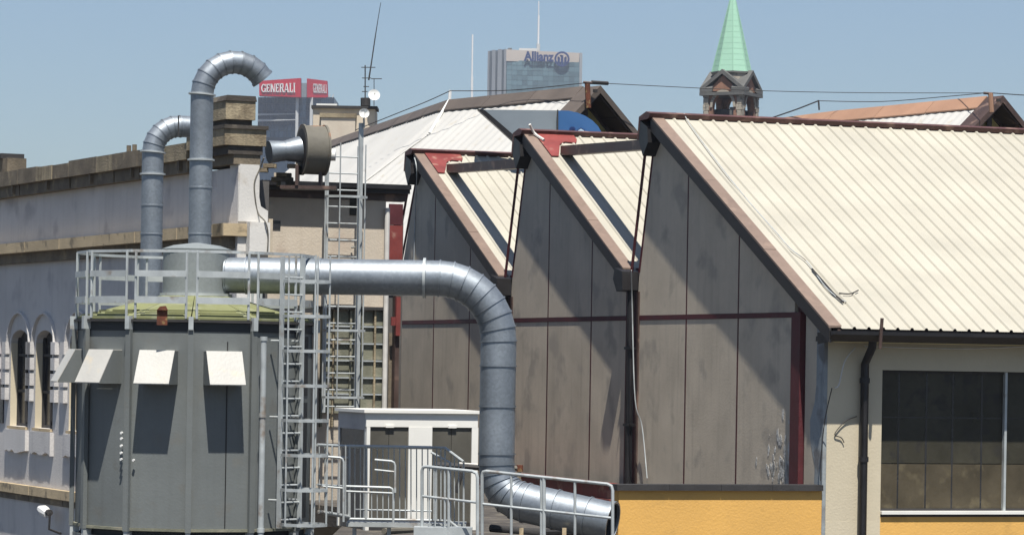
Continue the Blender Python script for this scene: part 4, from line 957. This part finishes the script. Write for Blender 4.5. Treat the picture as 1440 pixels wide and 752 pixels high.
def bigrail(label, Y0, Y1, x0, x1, yt0, yt1, ym0, ym1, posts, yb, r=.024):
    th = thing('guard_railing', at((x0+x1)/2, yb, (Y0+Y1)/2), label, 'railing', 'steel railings in front of the booth')
    def P(x, y): return at(x, y, Y0+(Y1-Y0)*(x-x0)/(x1-x0))
    yt = lambda x: yt0+(yt1-yt0)*(x-x0)/(x1-x0); ym = lambda x: ym0+(ym1-ym0)*(x-x0)/(x1-x0)
    MB().tube([P(x0, yb), P(x0, yt0+6), P(x0+1.5, yt0+1.5), P(x0+6, yt(x0+6)), P(x1-7, yt(x1-7)), P(x1-1.5, yt1+2), P(x1, yt1+8), P(x1, yb)], r, 8).obj('rail_frame', GALVD, th, smooth=True)
    rod(th, P(x0, ym0), P(x1, ym1), r*.8, 'mid_rail')
    for x, q in posts: rod(th, P(x, yt(x)), P(x, yb), q, 'post')
    return th, P
bigrail('tall tube railing with rounded corners left of the big duct', 46.8, 46.2, 593.5, 671.5, 655, 663, 697, 706, ((604, .01), (612, .01), (625.5, .015), (631, .02)), 762)
t3, P3 = bigrail('long tube railing crossing in front of the lower duct mouth', 46.4, 45.4, 678, 861.5, 661.5, 681, 708, 728, ((719, .02), (761, .018), (765, .026), (808.5, .02)), 764)
# toe plate of the stair at the bottom
q = at(633, 752, 46.6); MB_ = MB().box(at(594, 0, 46.6).x, at(676, 0, 46.6).x, 46.5, 46.9, -3.2, at(640, 741, 46.6).z-.0); tag(MB_.obj('step_plate', GALVD), 'grey steel step plate at the foot of the tube railing', 'step')
# clutter: black box pipe behind the stair rail
bxp = thing('black_pipe_fitting', at(655, 655, 50.5), 'black pipe fitting crossing behind the cranked stair railing', 'pipe')
MB().tube([at(612, 653, 50.8), at(676, 657, 50.8)], .045, 8).obj('pipe', CAP, bxp, smooth=True)
MB().tube([at(652, 656, 50.7), at(641, 692, 50.7)], .035, 8).obj('branch', CAP, bxp, smooth=True)
MB().tube([at(645, 651, 50.7), at(672, 653, 50.7)], .018, 6).obj('white_hose', WHITEC, bxp, smooth=True)
# low pipes on the deck
tag(MB().tube([at(540, 746, 51.3), at(600, 744, 52.5), at(660, 747, 51.8)], .05, 8).obj('deck_pipe', RUST, smooth=True), 'rusty pipe lying on the dark roof deck below the walkway', 'pipe')
tag(MB().tube([at(690, 742, 50), at(760, 748, 49.6), at(850, 746, 52)], .06, 8).obj('deck_pipe', CAP, smooth=True), 'black pipe lying on the deck below the duct', 'pipe')

# ------------------------------------------------------------ church tower
YH = 300.0
cc = at(1043, 130, YH); H = Fr(Vector((cc.x, cc.y, 0)), (-50, 27*1.0)); H.d1 = Vector((-.885, .465, 0)).normalized(); H.d2 = Vector((.465, .885, 0)).normalized()
zc = lambda y: at(1030, y, YH).z
ch = thing('church_tower', H.p((1.8, 1.8, -14)), 'brick church belfry with arches and a tall green copper spire', 'church tower')
wA = 3.75; wB = 3.75
zb_, zt2 = -14, zc(128); zo = zc(168)
RISE = 1.25
def belf(mb, sw):
    arched_wall(mb, 0, wA, zc(172), zt2, 0, .45, [(.80, 2.9, zc(171), zc(150))])
m1 = MB(H); belf(m1, 0); m1.obj('belfry_wall', BRICK, ch)
H2 = Fr((0, 0, 0), (0, 1)); H2.o = H.o.copy(); H2.d1 = H.d2; H2.d2 = H.d1
m2_ = MB(H2); belf(m2_, 1); m2_.obj('belfry_wall', BRICK, ch)
H3 = Fr((0, 0, 0), (0, 1)); H3.o = H.p((wA, wB, 0)); H3.d1 = -H.d1; H3.d2 = -H.d2
m3 = MB(H3); belf(m3, 1); m3.obj('belfry_wall', BRICK, ch)
H4 = Fr((0, 0, 0), (0, 1)); H4.o = H.p((wA, wB, 0)); H4.d1 = -H.d2; H4.d2 = -H.d1
m4 = MB(H4); belf(m4, 1); m4.obj('belfry_wall', BRICK, ch)
MB(H).box(0, wA, 0, wB, -14, zc(172)-.01).obj('tower_shaft', BRICK, ch)
for hf in (H, H2, H3, H4):
    am = MB(hf); c, r = 1.85, 1.07; zs = zc(150); m = 10
    for i in range(m):
        a0, a1 = math.pi*i/m, math.pi*(i+1)/m; pt = lambda a, rr: (c-math.cos(a)*rr, zs+math.sin(a)*rr*1.25)
        am.prism(1, [pt(a0, r-.02), pt(a1, r-.02), pt(a1, r+.22), pt(a0, r+.22)], -.12, -.01)
    am.obj('arch_surround', CHST, ch)
    for a, b in ((-.08, .5), (wA-.5, wA+.08)): 
        for q in range(5):
            z0 = zc(172)+q*(zt2-zc(172))/5; MB(hf).box(a+(.05*(q % 2)), b-(.08*(q % 2)), -.10, .3, z0+.02, z0+(zt2-zc(172))/5-.02).obj('corner_stone', CHST, ch)
    # gablet
    gz = zc(103); base = zc(127)
    gm = MB(hf).prism(1, [(.3, base), (wA-.3, base), (wA/2, gz-.15)], -.05, .5); gm.obj('gablet_wall', BRICK, ch)
    for s_ in (0, 1):
        e = (-.35, base-.1) if s_ == 0 else (wA+.35, base-.1)
        u = MB(hf).prism(1, [e, (wA/2, gz), (wA/2, gz+.42), (e[0], e[1]+.38)], -.32, .9); u.obj('gablet_coping', CHGREY, ch)
    MB(hf).box(.85, 1.25, .15, .3, zo, zc(150)).obj('louvre_post', CHGREY, ch)
MB(H).box(.7, wA-.7, .7, wB-.7, zc(172), zc(152)).obj('bell_frame', BLACK, ch)
for q in (.0, 1): 
    MB(H).box(-.35, wA+.35, -.35, wB+.35, zt2-.35+.0, zt2-.06).obj('cornice', CHGREY, ch) if q == 0 else None
# drum under spire then spire
ctr = H.p((wA/2, wB/2, 0))
MB().disc_stack((ctr.x, ctr.y), [(1.75, zt2-.05), (1.75, zc(101))], 8).obj('octagon_drum', CHST, ch)
MB().disc_stack((ctr.x, ctr.y), [(1.9, zc(101)+.0), (1.9, zc(98.5))], 8).obj('spire_cornice', CHGREY, ch)
zap = zc(-22)
for i in range(8):
    a0, a1 = 2*math.pi*(i)/8, 2*math.pi*(i+1)/8; z0 = zc(98.4)
    p0 = Vector((ctr.x+1.82*math.sin(a0), ctr.y-1.82*math.cos(a0), z0)); p1 = Vector((ctr.x+1.82*math.sin(a1), ctr.y-1.82*math.cos(a1), z0)); t_ = Vector((ctr.x, ctr.y, zap))
    MB().add([p0, p1, t_, Vector((ctr.x, ctr.y, z0))], [(0, 1, 2), (0, 3, 1), (1, 3, 2), (0, 2, 3)]).obj('spire_face', COPPER, ch)
for k in range(1, 15):
    u_ = k/15; zz = zc(98.4)+(zap-zc(98.4))*u_; r_ = 1.82*(1-u_)+.03
    MB().disc_stack((ctr.x, ctr.y), [(r_-.022, zz), (r_-.032, zz+.06)], 8).obj('copper_seam', COPPER, ch)
for i in range(8):
    a0 = 2*math.pi*i/8; MB().tube([Vector((ctr.x+1.83*math.sin(a0), ctr.y-1.83*math.cos(a0), zc(98.4))), Vector((ctr.x, ctr.y, zap))], [.05, .03], 6).obj('corner_roll', COPPER, ch)
MB().tube([Vector((ctr.x, ctr.y, zap-.2)), Vector((ctr.x, ctr.y, zap+1.2))], .06, 6).obj('finial', COPPER, ch)

# ------------------------------------------------------------ far towers
def stroke_text(s, P, m, parent, gap=.28):
    """serif capitals from strokes; P(u, v) maps unit text plane to world, v 0..1; all joined as one lettering part"""
    G = {'G': (.8, [('o', .2, 1.05)]), 'E': (.62, None), 'N': (.8, None), 'R': (.75, None), 'A': (.78, None), 'L': (.6, None), 'I': (.3, None)}
    mb = MB(); u = 0
    def quad(a, b, c, d): 
        pts = [P(*q, 0) for q in (a, b, c, d)]+[P(*q, 1) for q in (a, b, c, d)]; mb.hexa(pts)
    def R(x0, x1, y0, y1): quad((x0, y0), (x1, y0), (x1, y1), (x0, y1))
    T = .2; h = .12; sf = .06
    for c_ in s:
        w_ = G[c_][0]
        if c_ in 'ENRLI':
            R(u+.05, u+.05+T, 0, 1); R(u-.02, u+.12+T, 0, .08); R(u-.02, u+.12+T, .92, 1)
        if c_ == 'E': R(u+.2, u+w_, 0, h); R(u+.2, u+w_, 1-h, 1); R(u+.2, u+w_-.1, .45, .45+h); R(u+w_-.09, u+w_, 0, .28); R(u+w_-.09, u+w_, .72, 1)
        if c_ == 'L': R(u+.2, u+w_, 0, h); R(u+w_-.09, u+w_, 0, .3)
        if c_ == 'N': quad((u+.1, 1), (u+.3, 1), (u+w_-.05, 0), (u+w_-.25, 0)); R(u+w_-.13, u+w_-.02, 0, 1)
        if c_ == 'R': R(u+.2, u+.6, 1-h, 1); R(u+.2, u+.6, .45, .45+h); R(u+.5, u+.68, .5, .95); quad((u+.35, .5), (u+.55, .5), (u+w_+.03, 0), (u+w_-.2, 0))
        if c_ == 'A': quad((u, 0), (u+.1, 0), (u+w_*.5, 1), (u+w_*.38, 1)); quad((u+w_-.22, 0), (u+w_, 0), (u+w_*.62, 1), (u+w_*.38, 1)); R(u+.16, u+w_-.16, .25, .35); R(u-.06, u+.18, 0, .07); R(u+w_-.3, u+w_+.05, 0, .07)
        if c_ == 'G':
            n = 12
            for i in range(n):
                a0 = math.radians(45+i*270/n); a1 = math.radians(45+(i+1)*270/n); cx, cy = u+.42, .5
                th0 = .11+.1*abs(math.cos(a0)); th1 = .11+.1*abs(math.cos(a1))
                quad((cx+.42*math.cos(a0), cy+.52*math.sin(a0)), (cx+.42*math.cos(a1), cy+.52*math.sin(a1)), (cx+(.42-th1)*math.cos(a1), cy+(.52-.12)*math.sin(a1)), (cx+(.42-th0)*math.cos(a0), cy+(.52-.12)*math.sin(a0)))
            R(u+.62, u+.8, 0, .42); R(u+.5, u+.88, .38, .46); R(u+.72, u+.8, .7, 1)
        u += w_+gap*.35
    return mb, u
YG = 1590.0
gt_ = thing('office_tower', Vector((at(400, 200, YG).x, YG, ZG)), 'distant dark blue glass tower carrying two red signs', 'tower', 'distant office towers')
pg = lambda x, y, dy=0: at(x, y, YG+dy)
zgb = ZG
def wallq(x0, x1, ytop0, ytop1, dy0, dy1, name, m_, parent, Y=YG, zbot=None, th_=2.0, shift=0):
    a, b = at(x0, ytop0, Y+dy0), at(x1, ytop1, Y+dy1); zb = ZG if zbot is None else zbot
    pts_ = [Vector((a.x, a.y+shift, zb)), Vector((b.x, b.y+shift, zb)), Vector((b.x, b.y+shift, b.z)), Vector((a.x, a.y+shift, a.z))]
    return MB().hexa(pts_+[p+Vector((0, th_, 0)) for p in pts_]).obj(name, m_, parent)
# facade panes: 3 faces
for (x0, x1, d0, d1_, n_) in ((363, 416, 14, 0, 9), (420, 436, 0, 0, 3), (440, 470, 0, 14, 5)):
    for i in range(n_):
        xa = x0+(x1-x0)*i/n_; xb = x0+(x1-x0)*(i+1)/n_-.3; da = d0+(d1_-d0)*i/n_; db = d0+(d1_-d0)*(i+1)/n_
        for j in range(6):
            y1, y0 = 137+j*9.5, 137+(j+1)*9.5-.5
            a, b = at(xa, y0, YG+da), at(xb, y0, YG+db); c_, d_ = at(xb, y1, YG+db), at(xa, y1, YG+da)
            MB().hexa([a, b, c_, d_]+[p+Vector((0, 1.2, 0)) for p in (a, b, c_, d_)]).obj('glass_panel', TGLASS, gt_)
wallq(363, 416, 137.2, 137.2, 16, 2, 'tower_body', TGLASS, gt_, th_=40); wallq(416, 440, 137.2, 137.2, 2, 2, 'tower_body', TGLASS, gt_, th_=50); wallq(440, 470, 137.2, 137.2, 2, 16, 'tower_body', TGLASS, gt_, th_=40)
for x in (418, 438): wallq(x-2, x+2, 137, 137, -2, -2, 'pale_fin', AFIN, gt_, th_=3)
def band(y, w_, m_): 
    for (x0, x1, d0, d1_) in ((363, 416, 12, -1), (440, 470, -1, 12)):
        wallq(x0, x1, y, y, d0, d1_, 'floor_band', m_, gt_, zbot=at(400, y+w_, YG).z, th_=1)
band(168, 1.0, AFIN); band(160, .6, AFIN)
# sign boxes and scaffolds
for i, x in enumerate(range(372, 470, 5)):
    if 424 < x < 430 or True:
        MB().tube([pg(x, 138, 13), pg(x+2.2, 133, 13)], .3, 4).obj('sign_strut', AFIN, gt_)
wallq(424, 431, 117, 117, 6, 6, 'lift_head', GREYP, gt_, zbot=pg(427, 138, 6).z, th_=12)
def signbox(q, dep, name='sign_box'):
    v = [at(x, y, YG+d_) for x, y, d_ in q]
    return MB().hexa(v+[p+Vector((0, dep, 0)) for p in v]).obj(name, SIGNR, gt_)
signbox([(364.5, 134.5, 6), (423, 137, -6), (423, 110, -6), (364.5, 114, 6)], 6)
signbox([(431.5, 137, -6), (461, 137.5, 10), (460, 114, 10), (431.5, 110.5, -6)], 6)
def planemap(q, inset, wtot, dpt=.5):
    (x0, y0, d0), (x1, y1, d1_), (x2, y2, d2_), (x3, y3, d3_) = q
    bl, br, tr, tl = [at(x, y, YG+d_) for x, y, d_ in q]
    def P(u, v, k):
        uu = inset[0]+(inset[1]-inset[0])*u/wtot; vv = inset[2]+(inset[3]-inset[2])*v
        return bl.lerp(br, uu).lerp(tl.lerp(tr, uu), vv)+Vector((0, -dpt*(1-k)-.05, 0))
    return P
q1 = [(364.5, 134.5, 6), (423, 137, -6), (423, 110, -6), (364.5, 114, 6)]
_, wt_ = stroke_text('GENERALI', lambda u, v, k: Vector((u, v, k)), SIGNW, None)
mb, _ = stroke_text('GENERALI', planemap(q1, (.05, .88, .24, .76), wt_), SIGNW, gt_); mb.obj('lettering', SIGNW, gt_)
q2 = [(431.5, 137, -6), (461, 137.5, 10), (460, 114, 10), (431.5, 110.5, -6)]
mb, _ = stroke_text('GENERALI', planemap(q2, (.30, .97, .26, .76), wt_), SIGNW, gt_); mb.obj('lettering', SIGNW, gt_)

YA = 1850.0
al = thing('office_tower', Vector((at(760, 200, YA).x, YA, ZG)), 'distant pale slab skyscraper with crown sign and roof mast', 'tower', 'distant office towers')
pa = lambda x, y, dy=0: at(x, y, YA+dy)
cols = 14; rows = 10
for i in range(cols):
    xa = 712.5+(815-712.5)*i/cols; xb = 712.5+(815-712.5)*(i+1)/cols-.25
    for j in range(rows):
        y1 = 85+.03*(xa-712)+j*7; y0 = y1+6.6
        v = [pa(xa, y0), pa(xb, y0), pa(xb, y1), pa(xa, y1)]; MB().hexa(v+[p+Vector((0, 1, 0)) for p in v]).obj('glass_panel', AGLASS, al)
wallq(712, 818, 70, 75, 0, 3, 'crown_band', APALE, al, YA, zbot=pa(760, 87).z, th_=18, shift=-.5)
wallq(712, 818, 84, 88, 1.2, 4, 'tower_body', AGLASS, al, YA, th_=22)
wallq(815.2, 819, 74.5, 75, 0, 3, 'edge_pier', AFIN, al, YA, th_=20, shift=-.6)
# narrow end with fins, receding to the left
for i, (x0, x1, yt_, m_) in enumerate(((686, 688.5, 72, AFIN), (688.5, 692, 71.5, GREYP), (692, 697, 70.5, AFIN), (697, 700, 71, GREYP), (700, 706, 69.5, AFIN), (706, 709, 70, GREYP), (709, 712.3, 69, AFIN))):
    dd = (712-x0)/26*22; wallq(x0, x1, yt_, yt_, dd+(0 if m_ is AFIN else 3), dd-(x1-x0)/26*22+(0 if m_ is AFIN else 3), 'end_fin', m_, al, YA, th_=6)
MB().box(pa(730, 67).x, pa(756, 67).x, YA+5, YA+12, pa(740, 71).z, pa(740, 67).z).obj('roof_plant', AFIN, al)
MB().box(pa(714, 67).x, pa(720, 67).x, YA+5, YA+12, pa(714, 71).z, pa(714, 66.5).z).obj('roof_plant', CHGREY, al)
MB().tube([pa(757, 72, 8), pa(757, 62, 8)], 1.0, 8).obj('mast', AFIN, al); MB().tube([pa(757, 62, 8), pa(757.6, 22, 8)], .55, 8).obj('mast', DISHM, al); MB().tube([pa(757.6, 22, 8), pa(757.6, 2, 8)], .3, 6).obj('mast', DISHM, al)
# lettering from the built-in font
def font_mesh(txt, bold):
    cu = bpy.data.curves.new('t', 'FONT'); cu.body = txt; cu.offset = bold; cu.resolution_u = 3; o = bpy.data.objects.new('t', cu); COL.objects.link(o)
    dg = bpy.context.evaluated_depsgraph_get(); me = bpy.data.meshes.new_from_object(o.evaluated_get(dg)); 
    vs = [v.co.copy() for v in me.vertices]; fs = [tuple(p.vertices) for p in me.polygons]; bpy.data.objects.remove(o); return vs, fs
vs, fs = font_mesh('Allianz', .045)
x0_, x1_ = min(v.x for v in vs), max(v.x for v in vs); y0_, y1_ = min(v.y for v in vs), max(v.y for v in vs)
out = []
for v in vs:
    u_ = (v.x-x0_)/(x1_-x0_); h_ = (v.y-y0_)/(y1_-y0_); out.append(pa(736.5+42.5*u_, 86.2+1.2*u_-14.2*h_, -1.6))
n = len(out); mb = MB(); mb.add(out, fs); mb.obj('lettering', NAVY, al)
def ringq(cx, cy, r0, r1, n=20):
    mb = MB()
    for i in range(n):
        a0, a1 = 2*math.pi*i/n, 2*math.pi*(i+1)/n
        f_ = lambda a, r, d_: pa(cx+math.cos(a)*r, cy+math.sin(a)*r, d_)
        mb.hexa([f_(a0, r0, -2), f_(a1, r0, -2), f_(a1, r1, -2), f_(a0, r1, -2), f_(a0, r0, -1), f_(a1, r0, -1), f_(a1, r1, -1), f_(a0, r1, -1)])
    return mb
em = ringq(790.3, 83.3, 8.0, 10.8)
def bar(x0, x1, y0, y1):
    em.hexa([pa(x0, y0, -2), pa(x1, y0, -2), pa(x1, y1, -2), pa(x0, y1, -2), pa(x0, y0, -1), pa(x1, y0, -1), pa(x1, y1, -1), pa(x0, y1, -1)])
bar(788.6, 792.2, 91, 78); bar(787.2, 790, 80, 77.6); bar(784.0, 787.4, 90, 81); bar(793.4, 796.8, 90, 81); bar(784.0, 786, 82, 79.8); bar(795.0, 796.8, 82, 79.8)
em.obj('emblem', NAVY, al)
fm = thing('distant_mast', Vector((at(664, 140, 1500).x, 1500, ZG)), 'thin white distant mast left of the pale skyscraper', 'mast')
MB().tube([at(663.6, 140, 1500), at(663.8, 108, 1500)], .55, 6).obj('mast_base', DISHM, fm); MB().tube([at(663.8, 108, 1500), at(664.6, 49, 1500)], .38, 6).obj('mast_top', DISHM, fm)
MB().tube([Vector((at(663.6, 140, 1500).x, 1500, ZG)), at(663.6, 140, 1500)], 1.0, 6).obj('mast_foot', DISHM, fm)

# ------------------------------------------------------------ haze
hz = MB().box(-900, 900, -40, 2100, ZG-1.5, 290)
ho = hz.obj('haze', CREAM, kind='stuff'); ho.data.materials.clear()
hm = bpy.data.materials.new('haze_air'); hm.use_nodes = True; nt = hm.node_tree; nt.nodes.remove(nt.nodes['Principled BSDF'])
pv = nt.nodes.new('ShaderNodeVolumePrincipled'); pv.inputs['Color'].default_value = (.76, .83, .97, 1); pv.inputs['Density'].default_value = .00014; pv.inputs['Anisotropy'].default_value = .2
nt.links.new(pv.outputs[0], nt.nodes['Material Output'].inputs['Volume']); ho.data.materials.append(hm)
